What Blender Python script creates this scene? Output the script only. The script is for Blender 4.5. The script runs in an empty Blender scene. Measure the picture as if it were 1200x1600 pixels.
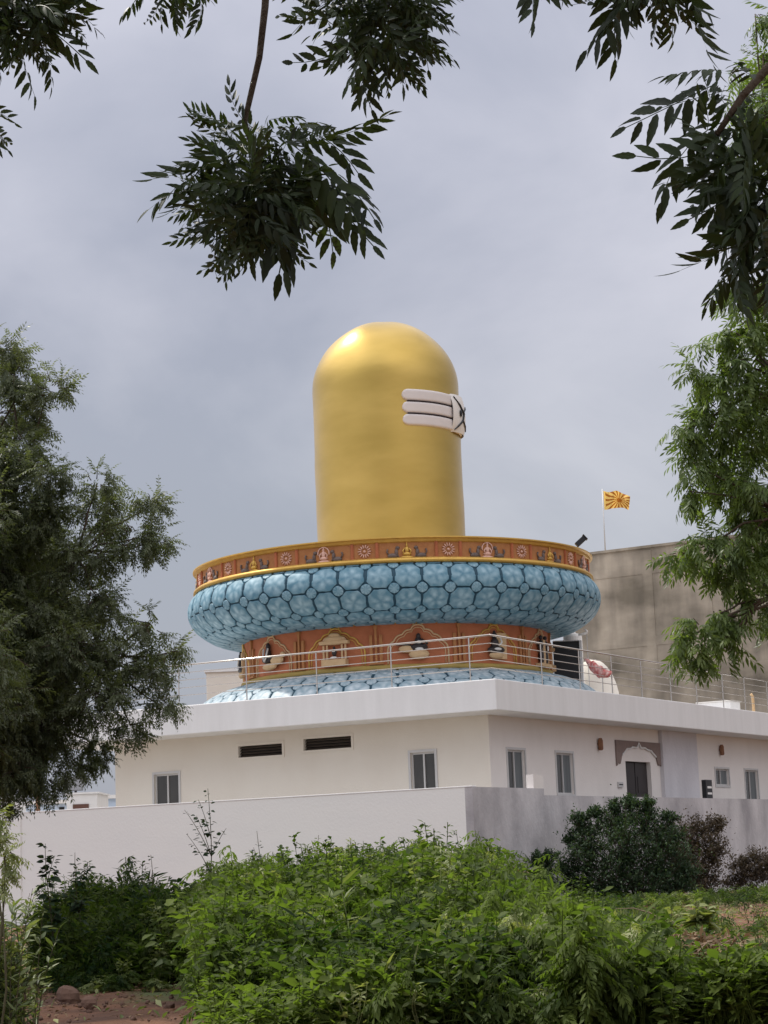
import bpy, math, random
import numpy as np
from mathutils import Vector
rad = math.radians
SC = bpy.context.scene
COL = SC.collection
random.seed(7)
RNG = np.random.default_rng(7)

# ------------------------------------------------------------------ camera
F, PITCH, ROLL, EYE = 3191.0, rad(9.69), rad(2.28), 1.6
cd = bpy.data.cameras.new('camera')
cd.sensor_fit = 'HORIZONTAL'; cd.sensor_width = 36.0; cd.lens = F / 1200 * 36
cd.clip_start = 0.1; cd.clip_end = 9000
cam = bpy.data.objects.new('camera', cd); COL.objects.link(cam)
from mathutils import Matrix
cam.matrix_world = (Matrix.Translation((0, 0, EYE)) @ Matrix.Rotation(rad(90) + PITCH, 4, 'X')
                    @ Matrix.Rotation(-ROLL, 4, 'Z'))
SC.camera = cam
SC.render.resolution_x = 768; SC.render.resolution_y = 1024

# ------------------------------------------------------------------ sky and sun
SUN_EL, SUN_AZ = rad(56), rad(-57)            # azimuth from +Y, negative to the left
W = bpy.data.worlds.new('World'); SC.world = W; W.use_nodes = True
nt = W.node_tree; N = nt.nodes; Lk = nt.links
bg = N['Background']
sky = N.new('ShaderNodeTexSky'); sky.sky_type = 'NISHITA'; sky.sun_disc = False
sky.sun_elevation = SUN_EL; sky.sun_rotation = SUN_AZ; sky.dust_density = 3.0; sky.air_density = 1.2
tc = N.new('ShaderNodeTexCoord')
mp = N.new('ShaderNodeMapping'); mp.inputs['Scale'].default_value = (1.0, 1.0, 1.6)
mp.inputs['Location'].default_value = (0.42, 0.1, 0.9)
Lk.new(tc.outputs['Generated'], mp.inputs['Vector'])
n1 = N.new('ShaderNodeTexNoise'); n1.inputs['Scale'].default_value = 4.2; n1.inputs['Detail'].default_value = 9
n1.inputs['Roughness'].default_value = 0.5; n1.inputs['Distortion'].default_value = 0.35
Lk.new(mp.outputs[0], n1.inputs['Vector'])
r1 = N.new('ShaderNodeValToRGB')
r1.color_ramp.elements[0].position = 0.40; r1.color_ramp.elements[0].color = (4.1, 4.3, 4.95, 1)
r1.color_ramp.elements[1].position = 0.70; r1.color_ramp.elements[1].color = (6.6, 6.6, 7.05, 1)

# cloud veil is brighter overhead than near the horizon
sep = N.new('ShaderNodeSeparateXYZ'); Lk.new(tc.outputs['Generated'], sep.inputs[0])
r2 = N.new('ShaderNodeValToRGB'); e = r2.color_ramp.elements
e[0].position = 0.0; e[0].color = (.95, .96, .98, 1); e[1].position = 1.0; e[1].color = (2.5, 2.44, 2.34, 1)
x_ = e.new(0.16); x_.color = (.95, .965, .985, 1)
x_ = e.new(0.27); x_.color = (.98, .98, 1.03, 1)
x_ = e.new(0.40); x_.color = (1.06, 1.06, 1.12, 1)
x_ = e.new(0.62); x_.color = (2.1, 2.06, 1.98, 1)
Lk.new(sep.outputs['Z'], r2.inputs['Fac'])
m1 = N.new('ShaderNodeMix'); m1.data_type = 'RGBA'; m1.blend_type = 'MULTIPLY'; m1.inputs[0].default_value = 1
Lk.new(r1.outputs[0], m1.inputs[6]); Lk.new(r2.outputs[0], m1.inputs[7])
m2 = N.new('ShaderNodeMix'); m2.data_type = 'RGBA'; m2.inputs[0].default_value = 0.86
# added fill for the walls: unseen sky raised behind and left, dimmed right
def wm(op, a, b2=None, c2=None, cl=False):
    n = N.new('ShaderNodeMath'); n.operation = op; n.use_clamp = cl
    for i, q in enumerate((a, b2, c2)):
        if q is None: continue
        if isinstance(q, (int, float)): n.inputs[i].default_value = q
        else: Lk.new(q, n.inputs[i])
    return n.outputs[0]
Lk.new(wm('MULTIPLY_ADD', sep.outputs['X'], .32, n1.outputs['Fac']), r1.inputs['Fac'])
back = wm('MULTIPLY_ADD', sep.outputs['Y'], -1.25, .25, True)
left = wm('MULTIPLY_ADD', sep.outputs['X'], -1.25, -.25, True)
amt = wm('MULTIPLY_ADD', left, 1.0, wm('MULTIPLY', back, .55))
right = wm('MULTIPLY_ADD', sep.outputs['X'], 1.25, -.25, True)
amt = wm('MULTIPLY_ADD', right, -.42, amt)
wc = N.new('ShaderNodeCombineXYZ')
for i, g_ in enumerate((1.03, 1.0, .93)): Lk.new(wm('MULTIPLY_ADD', amt, g_, 1.0), wc.inputs[i])
m3 = N.new('ShaderNodeMix'); m3.data_type = 'RGBA'; m3.blend_type = 'MULTIPLY'; m3.inputs[0].default_value = 1
Lk.new(m1.outputs[2], m3.inputs[6]); Lk.new(wc.outputs[0], m3.inputs[7])
Lk.new(sky.outputs[0], m2.inputs[6]); Lk.new(m3.outputs[2], m2.inputs[7])
Lk.new(m2.outputs[2], bg.inputs['Color']); bg.inputs['Strength'].default_value = 0.095

sd = bpy.data.lights.new('sun', 'SUN'); sd.energy = 3.2; sd.angle = rad(1.5); sd.color = (1, .95, .87)
sun = bpy.data.objects.new('sun', sd); COL.objects.link(sun)
SDIR = Vector((math.sin(SUN_AZ) * math.cos(SUN_EL), math.cos(SUN_AZ) * math.cos(SUN_EL), math.sin(SUN_EL)))
sun.rotation_euler = (-SDIR).to_track_quat('-Z', 'Y').to_euler()

SC.view_settings.view_transform = 'Standard'; SC.view_settings.look = 'None'
SC.view_settings.gamma = 1; SC.view_settings.exposure = 0.12
SC.render.engine = 'CYCLES'
SC.cycles.max_bounces = 8; SC.cycles.transparent_max_bounces = 8

# ------------------------------------------------------------------ survey helpers
_c, _s = math.cos(ROLL), math.sin(ROLL)
def ray(px, py):
    X = px - 600; Y = 800 - py
    x = _c * X + _s * Y
    y = -_s * X + _c * Y
    return Vector((x / F, math.cos(PITCH) - y / F * math.sin(PITCH), math.sin(PITCH) + y / F * math.cos(PITCH)))
O = Vector((0, 0, EYE))
def at(px, py, Y):
    d = ray(px, py); return O + d * (Y / d.y)
def onplane(px, py, P, n):
    d = ray(px, py); return O + d * ((P - O).dot(n) / d.dot(n))
def pxm(Y):
    return F / Y

# ------------------------------------------------------------------ object helpers
def tag(o, label=None, cat=None, group=None, kind=None):
    if label: o['label'] = label
    if cat: o['category'] = cat
    if group: o['group'] = group
    if kind: o['kind'] = kind
    return o
def thing(name, label, cat, loc=(0, 0, 0), rz=0, group=None):
    o = bpy.data.objects.new(name, None); COL.objects.link(o)
    o.location = loc; o.rotation_euler = (0, 0, rz); o.empty_display_size = .3
    return tag(o, label, cat, group)
def link(name, me, mat, parent=None, world=True):
    me.materials.append(mat)
    o = bpy.data.objects.new(name, me); COL.objects.link(o)
    if parent is not None:
        o.parent = parent
        if world and parent.parent is None:      # geometry is written in world metres
            o.location = -Vector(parent.location)
    return o
class MB:
    def __init__(s): s.v = []; s.f = []; s.sm = False
    def add(s, vs, fs):
        k = len(s.v); s.v += [tuple(v) for v in vs]; s.f += [tuple(i + k for i in f) for f in fs]; return s
    def box(s, c, ax, ay, az, hx, hy, hz):
        c = Vector(c); ax = Vector(ax) * hx; ay = Vector(ay) * hy; az = Vector(az) * hz
        vs = [c + ax * i + ay * j + az * k for k in (-1, 1) for j in (-1, 1) for i in (-1, 1)]
        fs = [(0, 2, 3, 1), (4, 5, 7, 6), (0, 1, 5, 4), (2, 6, 7, 3), (0, 4, 6, 2), (1, 3, 7, 5)]
        if ax.cross(ay).dot(az) < 0: fs = [tuple(reversed(f)) for f in fs]
        return s.add(vs, fs)
    def aabox(s, x0, x1, y0, y1, z0, z1):
        return s.box(((x0 + x1) / 2, (y0 + y1) / 2, (z0 + z1) / 2), (1, 0, 0), (0, 1, 0), (0, 0, 1),
                     (x1 - x0) / 2, (y1 - y0) / 2, (z1 - z0) / 2)
    def tube(s, pts, rads, n=8, cap=True):
        pts = [Vector(p) for p in pts]
        if not hasattr(rads, '__len__'): rads = [rads] * len(pts)
        k = len(s.v); up = None
        for i, p in enumerate(pts):
            t = (pts[min(i + 1, len(pts) - 1)] - pts[max(i - 1, 0)]).normalized()
            if up is None:
                up = Vector((0, 0, 1)) if abs(t.z) < .9 else Vector((1, 0, 0))
            a = t.cross(up).normalized(); b = a.cross(t).normalized(); up = b
            for j in range(n):
                th = 2 * math.pi * j / n
                s.v.append(tuple(p + (a * math.cos(th) + b * math.sin(th)) * rads[i]))
        for i in range(len(pts) - 1):
            for j in range(n):
                s.f.append((k + i * n + j, k + i * n + (j + 1) % n, k + (i + 1) * n + (j + 1) % n, k + (i + 1) * n + j))
        if cap:
            s.f.append(tuple(k + j for j in reversed(range(n))))
            s.f.append(tuple(k + (len(pts) - 1) * n + j for j in range(n)))
        return s
    def lump(s, c, ex, ey, ez, nu=10, nv=7):
        c = Vector(c); ex = Vector(ex); ey = Vector(ey); ez = Vector(ez)
        k = len(s.v); s.v.append(tuple(c - ez))
        for i in range(1, nv):
            ph = math.pi * i / nv
            for j in range(nu):
                th = 2 * math.pi * j / nu
                s.v.append(tuple(c + ex * (math.sin(ph) * math.cos(th)) + ey * (math.sin(ph) * math.sin(th)) - ez * math.cos(ph)))
        s.v.append(tuple(c + ez)); top = len(s.v) - 1
        for j in range(nu):
            s.f.append((k, k + 1 + (j + 1) % nu, k + 1 + j))
            s.f.append((top, top - nu + j, top - nu + (j + 1) % nu))
        for i in range(nv - 2):
            for j in range(nu):
                a = k + 1 + i * nu
                s.f.append((a + j, a + (j + 1) % nu, a + nu + (j + 1) % nu, a + nu + j))
        return s
    def lathe(s, cx, cy, prof, n=128, a0=0, a1=2 * math.pi):
        k = len(s.v); full = abs(a1 - a0 - 2 * math.pi) < 1e-6; m = n if full else n + 1
        for r, z in prof:
            for j in range(m):
                th = a0 + (a1 - a0) * j / n
                s.v.append((cx + r * math.sin(th), cy - r * math.cos(th), z))
        for i in range(len(prof) - 1):
            for j in range(n):
                j2 = (j + 1) % m
                s.f.append((k + i * m + j, k + i * m + j2, k + (i + 1) * m + j2, k + (i + 1) * m + j))
        return s
    def build(s, name, mat, parent=None, smooth=False, bevel=0):
        me = bpy.data.meshes.new(name); me.from_pydata(s.v, [], s.f); me.update()
        if smooth:
            me.polygons.foreach_set('use_smooth', [True] * len(me.polygons))
        o = link(name, me, mat, parent)
        if bevel:
            b = o.modifiers.new('bevel', 'BEVEL'); b.width = bevel; b.segments = 2; b.limit_method = 'ANGLE'
        return o
def np_mesh(name, V, Fc, mat, parent=None, tint=None, smooth=False):
    """V (n,3), Fc (m,k) faces of one size"""
    me = bpy.data.meshes.new(name); n = len(V); m, k = Fc.shape
    me.vertices.add(n); me.vertices.foreach_set('co', V.astype(np.float32).ravel())
    me.loops.add(m * k); me.loops.foreach_set('vertex_index', Fc.astype(np.int32).ravel())
    me.polygons.add(m)
    me.polygons.foreach_set('loop_start', np.arange(0, m * k, k, dtype=np.int32))
    me.polygons.foreach_set('loop_total', np.full(m, k, dtype=np.int32))
    me.update(calc_edges=True)
    if smooth: me.polygons.foreach_set('use_smooth', [True] * m)
    if tint is not None:
        a = me.attributes.new('tint', 'FLOAT', 'POINT'); a.data.foreach_set('value', tint.astype(np.float32))
    return link(name, me, mat, parent)

# ------------------------------------------------------------------ materials
def mat(name, col, rough=.8, metal=0, noise=None, bump=None, spec=.3):
    """noise=(scale, amount, colour2) mottles the paint; bump=(scale,strength)"""
    m = bpy.data.materials.new(name); m.use_nodes = True; t = m.node_tree; b = t.nodes['Principled BSDF']
    b.inputs['Base Color'].default_value = (*col, 1); b.inputs['Roughness'].default_value = rough
    b.inputs['Metallic'].default_value = metal; b.inputs['Specular IOR Level'].default_value = spec
    g = t.nodes.new('ShaderNodeNewGeometry')
    if noise:
        sc = noise[0] if hasattr(noise[0], '__len__') else (noise[0],) * 3
        mpg = t.nodes.new('ShaderNodeMapping'); mpg.inputs['Scale'].default_value = sc
        t.links.new(g.outputs['Position'], mpg.inputs[0])
        n = t.nodes.new('ShaderNodeTexNoise'); n.inputs['Scale'].default_value = 1; n.inputs['Detail'].default_value = 7
        n.inputs['Roughness'].default_value = .6
        t.links.new(mpg.outputs[0], n.inputs['Vector'])
        r = t.nodes.new('ShaderNodeMapRange'); r.inputs[1].default_value = .38; r.inputs[2].default_value = .68
        r.inputs[4].default_value = noise[1]; t.links.new(n.outputs['Fac'], r.inputs[0])
        mx = t.nodes.new('ShaderNodeMix'); mx.data_type = 'RGBA'
        mx.inputs[6].default_value = (*col, 1); mx.inputs[7].default_value = (*noise[2], 1)
        t.links.new(r.outputs[0], mx.inputs[0]); t.links.new(mx.outputs[2], b.inputs['Base Color'])
    if bump:
        n = t.nodes.new('ShaderNodeTexNoise'); n.inputs['Scale'].default_value = bump[0]; n.inputs['Detail'].default_value = 6
        t.links.new(g.outputs['Position'], n.inputs['Vector'])
        bp = t.nodes.new('ShaderNodeBump'); bp.inputs['Strength'].default_value = bump[1]; bp.inputs['Distance'].default_value = .05
        t.links.new(n.outputs['Fac'], bp.inputs['Height']); t.links.new(bp.outputs[0], b.inputs['Normal'])
    return m
def leafmat(name, c1, c2, trans=.35, rough=.5, tcol=None, gloss=.35):
    m = bpy.data.materials.new(name); m.use_nodes = True; t = m.node_tree; b = t.nodes['Principled BSDF']
    at_ = t.nodes.new('ShaderNodeAttribute'); at_.attribute_name = 'tint'
    mx = t.nodes.new('ShaderNodeMix'); mx.data_type = 'RGBA'
    mx.inputs[6].default_value = (*c1, 1); mx.inputs[7].default_value = (*c2, 1)
    t.links.new(at_.outputs['Fac'], mx.inputs[0]); t.links.new(mx.outputs[2], b.inputs['Base Color'])
    b.inputs['Roughness'].default_value = rough; b.inputs['Specular IOR Level'].default_value = gloss
    tr = t.nodes.new('ShaderNodeBsdfTranslucent')
    m2 = t.nodes.new('ShaderNodeMix'); m2.data_type = 'RGBA'; m2.blend_type = 'MULTIPLY'; m2.inputs[0].default_value = 1
    m2.inputs[7].default_value = (*(tcol or (1.5, 1.6, .6)), 1)
    t.links.new(mx.outputs[2], m2.inputs[6]); t.links.new(m2.outputs[2], tr.inputs['Color'])
    ms = t.nodes.new('ShaderNodeMixShader'); ms.inputs[0].default_value = trans
    t.links.new(b.outputs[0], ms.inputs[1]); t.links.new(tr.outputs[0], ms.inputs[2])
    t.links.new(ms.outputs[0], t.nodes['Material Output'].inputs[0])
    return m

M = {}
M['white'] = mat('white_plaster', (.76, .75, .72), .85, noise=((.5, .5, 2.2), .4, (.71, .705, .69)), bump=(14, .12))
M['white_clean'] = mat('white_paint', (.74, .73, .72), .7, noise=((2.2, 2.2, .3), .5, (.63, .62, .605)), bump=(10, .08))
M['cream'] = mat('cream_plaster', (.73, .68, .605), .85, noise=((.7, .7, .5), .6, (.68, .62, .54)), bump=(16, .1))
M['stained'] = mat('stained_plaster', (.57, .545, .55), .9, noise=((.6, .6, .35), 1, (.32, .305, .315)), bump=(9, .25))
M['warm'] = mat('warm_plaster', (.78, .73, .69), .85, noise=((.7, .7, .4), .7, (.70, .65, .61)), bump=(14, .12))
M['bay'] = mat('grey_white_plaster', (.62, .60, .62), .9, noise=((.8, .8, .5), .9, (.52, .50, .52)), bump=(9, .2))
M['paving'] = mat('pale_paving', (.42, .40, .375), .9, noise=(1.2, .7, (.42, .40, .36)))
M['frame'] = mat('aluminium_frame', (.55, .54, .53), .45, .2)
M['glass'] = mat('dark_glass', (.05, .048, .045), .12, 0, noise=((3, 3, .6), .7, (.075, .07, .065)), spec=.35)
M['curtain'] = mat('frosted_pane', (.13, .145, .15), .4, 0, noise=((9, 9, .4), .9, (.07, .08, .085)), spec=.3)
M['dark'] = mat('dark_opening', (.02, .018, .016), .8)
M['slat'] = mat('brown_slat', (.07, .055, .045), .7)
M['doorleaf'] = mat('dark_door_paint', (.03, .024, .024), .5)
M['stone'] = mat('brown_stone_cladding', (.24, .18, .16), .85, noise=(5, .6, (.19, .15, .135)), bump=(25, .3))
M['steel'] = mat('stainless_steel', (.50, .46, .42), .25, 1.0)
M['black'] = mat('black_metal', (.018, .018, .02), .45)
M['terra'] = mat('terracotta_paint', (.47, .155, .068), .7, noise=(2.2, .8, (.36, .115, .05)), bump=(20, .2))
M['terra2'] = mat('ochre_paint', (.44, .20, .075), .7, noise=(3, .8, (.34, .13, .045)), bump=(20, .2))
M['goldtrim'] = mat('gold_trim', (.66, .42, .10), .42, .45, noise=(4, .5, (.5, .3, .08)))
M['mustard'] = mat('mustard_band', (.42, .29, .08), .75, noise=(3, .6, (.3, .24, .09)))
M['pink'] = mat('pink_white_paint', (.72, .47, .38), .7, noise=(12, .6, (.6, .33, .25)))
M['grey_beast'] = mat('slate_paint', (.13, .10, .09), .6, noise=(8, .6, (.2, .15, .13)))
M['idol_dark'] = mat('dark_idol_paint', (.035, .028, .028), .4)
M['idol_cream'] = mat('idol_cream', (.62, .43, .24), .7, noise=(8, .5, (.5, .32, .16)))
M['idol_white'] = mat('idol_white', (.75, .72, .68), .6)
M['bark'] = mat('bark', (.10, .075, .055), .95, noise=((6, 6, 2), .8, (.055, .04, .03)), bump=(30, .6))
M['twig'] = mat('green_twig', (.08, .075, .04), .9, noise=(9, .6, (.05, .04, .025)))
M['drytwig'] = mat('dry_twig', (.30, .22, .15), .9, noise=(9, .6, (.18, .13, .09)))
M['paleblue'] = mat('pale_blue_wall', (.52, .60, .70), .85, noise=(1, .4, (.46, .54, .65)))
M['rust'] = mat('rusty_iron', (.28, .14, .08), .85, noise=(7, .8, (.14, .07, .045)))
M['rock'] = mat('brown_rock', (.16, .095, .07), .95, noise=(4, .7, (.10, .06, .045)), bump=(8, .6))
M['panel'] = mat('solar_panel', (.13, .13, .14), .25)
M['brownwood'] = mat('brown_shutter', (.12, .06, .045), .7)
M['redcloth'] = mat('red_pink_cloth', (.55, .12, .11), .75, noise=(9, .95, (.8, .62, .58)))
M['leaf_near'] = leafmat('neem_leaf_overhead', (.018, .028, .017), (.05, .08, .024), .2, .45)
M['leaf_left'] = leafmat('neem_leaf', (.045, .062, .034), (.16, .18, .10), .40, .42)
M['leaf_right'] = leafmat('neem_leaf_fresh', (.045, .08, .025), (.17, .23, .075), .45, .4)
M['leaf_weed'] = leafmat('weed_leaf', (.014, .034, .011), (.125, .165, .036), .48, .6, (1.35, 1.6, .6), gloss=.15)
M['leaf_pale'] = leafmat('pale_leaf', (.10, .14, .045), (.28, .30, .14), .35, .55, gloss=.25)
M['leaf_bush'] = leafmat('dark_bush_leaf', (.015, .034, .017), (.06, .095, .048), .28, .55, gloss=.2)
M['leaf_lance'] = leafmat('narrow_leaf', (.035, .06, .018), (.22, .26, .11), .35, .5)
M['leaf_brown'] = leafmat('brown_leaf', (.06, .045, .035), (.13, .095, .06), .2, .6)
M['leaf_dry'] = leafmat('dry_leaf', (.11, .065, .035), (.27, .18, .10), .2, .7, (1, .9, .7))

# gold paint of the shaft
g = bpy.data.materials.new('gold_paint'); g.use_nodes = True; t = g.node_tree; b = t.nodes['Principled BSDF']
b.inputs['Coat Weight'].default_value = .35; b.inputs['Coat Roughness'].default_value = .26; b.inputs['Metallic'].default_value = .72; b.inputs['Roughness'].default_value = .40
geo = t.nodes.new('ShaderNodeNewGeometry')
mg = t.nodes.new('ShaderNodeMapping'); mg.inputs['Scale'].default_value = (.35, .35, .9); t.links.new(geo.outputs['Position'], mg.inputs[0])
na = t.nodes.new('ShaderNodeTexNoise'); na.inputs['Scale'].default_value = 1.3; na.inputs['Detail'].default_value = 6
t.links.new(mg.outputs[0], na.inputs['Vector'])
cr = t.nodes.new('ShaderNodeValToRGB'); cr.color_ramp.elements[0].position = .35; cr.color_ramp.elements[0].color = (.50, .335, .068, 1)
cr.color_ramp.elements[1].position = .7; cr.color_ramp.elements[1].color = (.59, .40, .095, 1)
t.links.new(na.outputs['Fac'], cr.inputs[0]); t.links.new(cr.outputs[0], b.inputs['Base Color'])
nb = t.nodes.new('ShaderNodeTexNoise'); nb.inputs['Scale'].default_value = 1.1; nb.inputs['Detail'].default_value = 5
t.links.new(mg.outputs[0], nb.inputs['Vector'])
bp = t.nodes.new('ShaderNodeBump'); bp.inputs['Strength'].default_value = .14; bp.inputs['Distance'].default_value = .12
t.links.new(nb.outputs['Fac'], bp.inputs['Height']); t.links.new(bp.outputs[0], b.inputs['Normal'])
rr = t.nodes.new('ShaderNodeMapRange'); rr.inputs[3].default_value = .30; rr.inputs[4].default_value = .40
t.links.new(na.outputs['Fac'], rr.inputs[0]); t.links.new(rr.outputs[0], b.inputs['Roughness'])
M['gold'] = g

# blue tiled lotus bowl: groove mask and rosettes come from the mesh's own attributes
g = bpy.data.materials.new('blue_tile_paint'); g.use_nodes = True; t = g.node_tree; b = t.nodes['Principled BSDF']
ag = t.nodes.new('ShaderNodeAttribute'); ag.attribute_name = 'groove'
ar = t.nodes.new('ShaderNodeAttribute'); ar.attribute_name = 'rosette'
geo = t.nodes.new('ShaderNodeNewGeometry')
nn = t.nodes.new('ShaderNodeTexNoise'); nn.inputs['Scale'].default_value = 4.5; nn.inputs['Detail'].default_value = 5
t.links.new(geo.outputs['Position'], nn.inputs['Vector'])
ad = t.nodes.new('ShaderNodeMath'); ad.operation = 'MULTIPLY_ADD'; ad.inputs[1].default_value = .42
t.links.new(ar.outputs['Fac'], ad.inputs[0]); t.links.new(nn.outputs['Fac'], ad.inputs[2])
c1 = t.nodes.new('ShaderNodeValToRGB'); c1.color_ramp.elements[0].position = .40; c1.color_ramp.elements[0].color = (.085, .21, .285, 1)
c1.color_ramp.elements[1].position = .95; c1.color_ramp.elements[1].color = (.31, .46, .53, 1)
t.links.new(ad.outputs[0], c1.inputs[0])
mg = t.nodes.new('ShaderNodeMapRange'); mg.inputs[1].default_value = .25; mg.inputs[2].default_value = .6
t.links.new(ag.outputs['Fac'], mg.inputs[0])
mx = t.nodes.new('ShaderNodeMix'); mx.data_type = 'RGBA'; mx.inputs[7].default_value = (.012, .06, .095, 1)
t.links.new(mg.outputs[0], mx.inputs[0]); t.links.new(c1.outputs[0], mx.inputs[6]); t.links.new(mx.outputs[2], b.inputs['Base Color'])
b.inputs['Roughness'].default_value = .55; b.inputs['Specular IOR Level'].default_value = .4
M['tile'] = g

g2 = M['tile'].copy(); g2.name = 'sunlit_tile_paint'; M['tile2'] = g2  # paler copy for the base ring; its sunlit sheen is in the colour
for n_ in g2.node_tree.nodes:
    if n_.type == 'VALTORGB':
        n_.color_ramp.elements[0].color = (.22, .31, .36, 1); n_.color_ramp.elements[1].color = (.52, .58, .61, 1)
# unpainted concrete
g = bpy.data.materials.new('raw_concrete'); g.use_nodes = True; t = g.node_tree; b = t.nodes['Principled BSDF']
geo = t.nodes.new('ShaderNodeNewGeometry')
def nz(scale, det, sc):
    m_ = t.nodes.new('ShaderNodeMapping'); m_.inputs['Scale'].default_value = sc; t.links.new(geo.outputs['Position'], m_.inputs[0])
    n_ = t.nodes.new('ShaderNodeTexNoise'); n_.inputs['Scale'].default_value = scale; n_.inputs['Detail'].default_value = det
    t.links.new(m_.outputs[0], n_.inputs['Vector']); return n_
a_ = nz(.30, 9, (1, 1, 1.9)); s_ = nz(1.0, 7, (1.5, 1.5, .30))
c1 = t.nodes.new('ShaderNodeValToRGB'); c1.color_ramp.elements[0].position = .36; c1.color_ramp.elements[0].color = (.17, .145, .11, 1)
c1.color_ramp.elements[1].position = .66; c1.color_ramp.elements[1].color = (.42, .36, .285, 1)
t.links.new(a_.outputs['Fac'], c1.inputs[0])
c2 = t.nodes.new('ShaderNodeValToRGB'); c2.color_ramp.elements[0].position = .35; c2.color_ramp.elements[0].color = (.76, .76, .76, 1)
c2.color_ramp.elements[1].position = .62; c2.color_ramp.elements[1].color = (1.08, 1.08, 1.07, 1)
t.links.new(s_.outputs['Fac'], c2.inputs[0])
mx = t.nodes.new('ShaderNodeMix'); mx.data_type = 'RGBA'; mx.blend_type = 'MULTIPLY'; mx.inputs[0].default_value = 1
t.links.new(c1.outputs[0], mx.inputs[6]); t.links.new(c2.outputs[0], mx.inputs[7]); t.links.new(mx.outputs[2], b.inputs['Base Color'])
b.inputs['Roughness'].default_value = .95
bp = t.nodes.new('ShaderNodeBump'); bp.inputs['Strength'].default_value = .5; bp.inputs['Distance'].default_value = .1
t.links.new(a_.outputs['Fac'], bp.inputs['Height']); t.links.new(bp.outputs[0], b.inputs['Normal'])
M['concrete'] = g

# red earth with worn green patches
g = bpy.data.materials.new('red_earth'); g.use_nodes = True; t = g.node_tree; b = t.nodes['Principled BSDF']
geo = t.nodes.new('ShaderNodeNewGeometry')
a_ = nz(.8, 8, (1, 1, 1)); s_ = nz(.25, 5, (1, 1, 1)); d_ = nz(9, 6, (1, 1, 1))
c1 = t.nodes.new('ShaderNodeValToRGB'); c1.color_ramp.elements[0].position = .35; c1.color_ramp.elements[0].color = (.085, .038, .021, 1)
c1.color_ramp.elements[1].position = .7; c1.color_ramp.elements[1].color = (.20, .090, .045, 1)
t.links.new(a_.outputs['Fac'], c1.inputs[0])
mr = t.nodes.new('ShaderNodeMapRange'); mr.inputs[1].default_value = .52; mr.inputs[2].default_value = .62
t.links.new(s_.outputs['Fac'], mr.inputs[0])
mx = t.nodes.new('ShaderNodeMix'); mx.data_type = 'RGBA'; mx.inputs[7].default_value = (.09, .11, .035, 1)
t.links.new(mr.outputs[0], mx.inputs[0]); t.links.new(c1.outputs[0], mx.inputs[6]); t.links.new(mx.outputs[2], b.inputs['Base Color'])
b.inputs['Roughness'].default_value = .95
bp = t.nodes.new('ShaderNodeBump'); bp.inputs['Strength'].default_value = .8; bp.inputs['Distance'].default_value = .08
t.links.new(d_.outputs['Fac'], bp.inputs['Height']); t.links.new(bp.outputs[0], b.inputs['Normal'])
M['earth'] = g

# ------------------------------------------------------------------ ground
def ground_z(x, y):
    k = min(max((y - 38) / 20, 0), 1)
    return .16 * k * k * (3 - 2 * k)
xs = list(np.concatenate([-np.geomspace(14, 4000, 22)[::-1], np.linspace(-13, 13, 80), np.geomspace(14, 4000, 22)]))
ys = list(np.concatenate([-np.geomspace(4, 4000, 12)[::-1], np.linspace(-3, 70, 200), np.geomspace(72, 5000, 30)]))
mb = MB()
for y in ys:
    for x in xs:
        z = ground_z(x, y)
        if abs(x) < 14 and 0 < y < 71:
            z += .025 * math.sin(x * 2.1 + y * .7) * math.sin(y * 1.7 - x * .6) + random.uniform(-.015, .015)
        mb.v.append((x, y, z))
nx = len(xs)
for j in range(len(ys) - 1):
    for i in range(nx - 1):
        mb.f.append((j * nx + i, j * nx + i + 1, (j + 1) * nx + i + 1, (j + 1) * nx + i))
tag(mb.build('ground', M['earth'], smooth=True), kind='structure')

# ------------------------------------------------------------------ house frame
AZ = rad(29.4)
BV = Vector((math.sin(AZ), math.cos(AZ), 0))           # along the right face, going away
AV = Vector((-math.cos(AZ), math.sin(AZ), 0))          # along the left face, going away
ZV = Vector((0, 0, 1))
C0 = at(774, 1060, 59.0)                                # roof corner, top of the fascia
ZT = C0.z; ZB = onplane(774, 1109, C0, Vector((0, 1, 0))).z
C0 = Vector((C0.x, C0.y, 0))
OVL, OVR = 1.6, 1.1                                    # the slab oversails the left and right faces
HC = C0 + AV * OVR + BV * OVL                             # corner of the house wall
def sz_left(px, py, P=None):                            # on the left face: distance along it and height
    q = onplane(px, py, P or HC, BV); return (q - (P or HC)).dot(AV), q.z
def sz_right(px, py, P=None):
    q = onplane(px, py, P or HC, AV); return (q - (P or HC)).dot(BV), q.z

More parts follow.
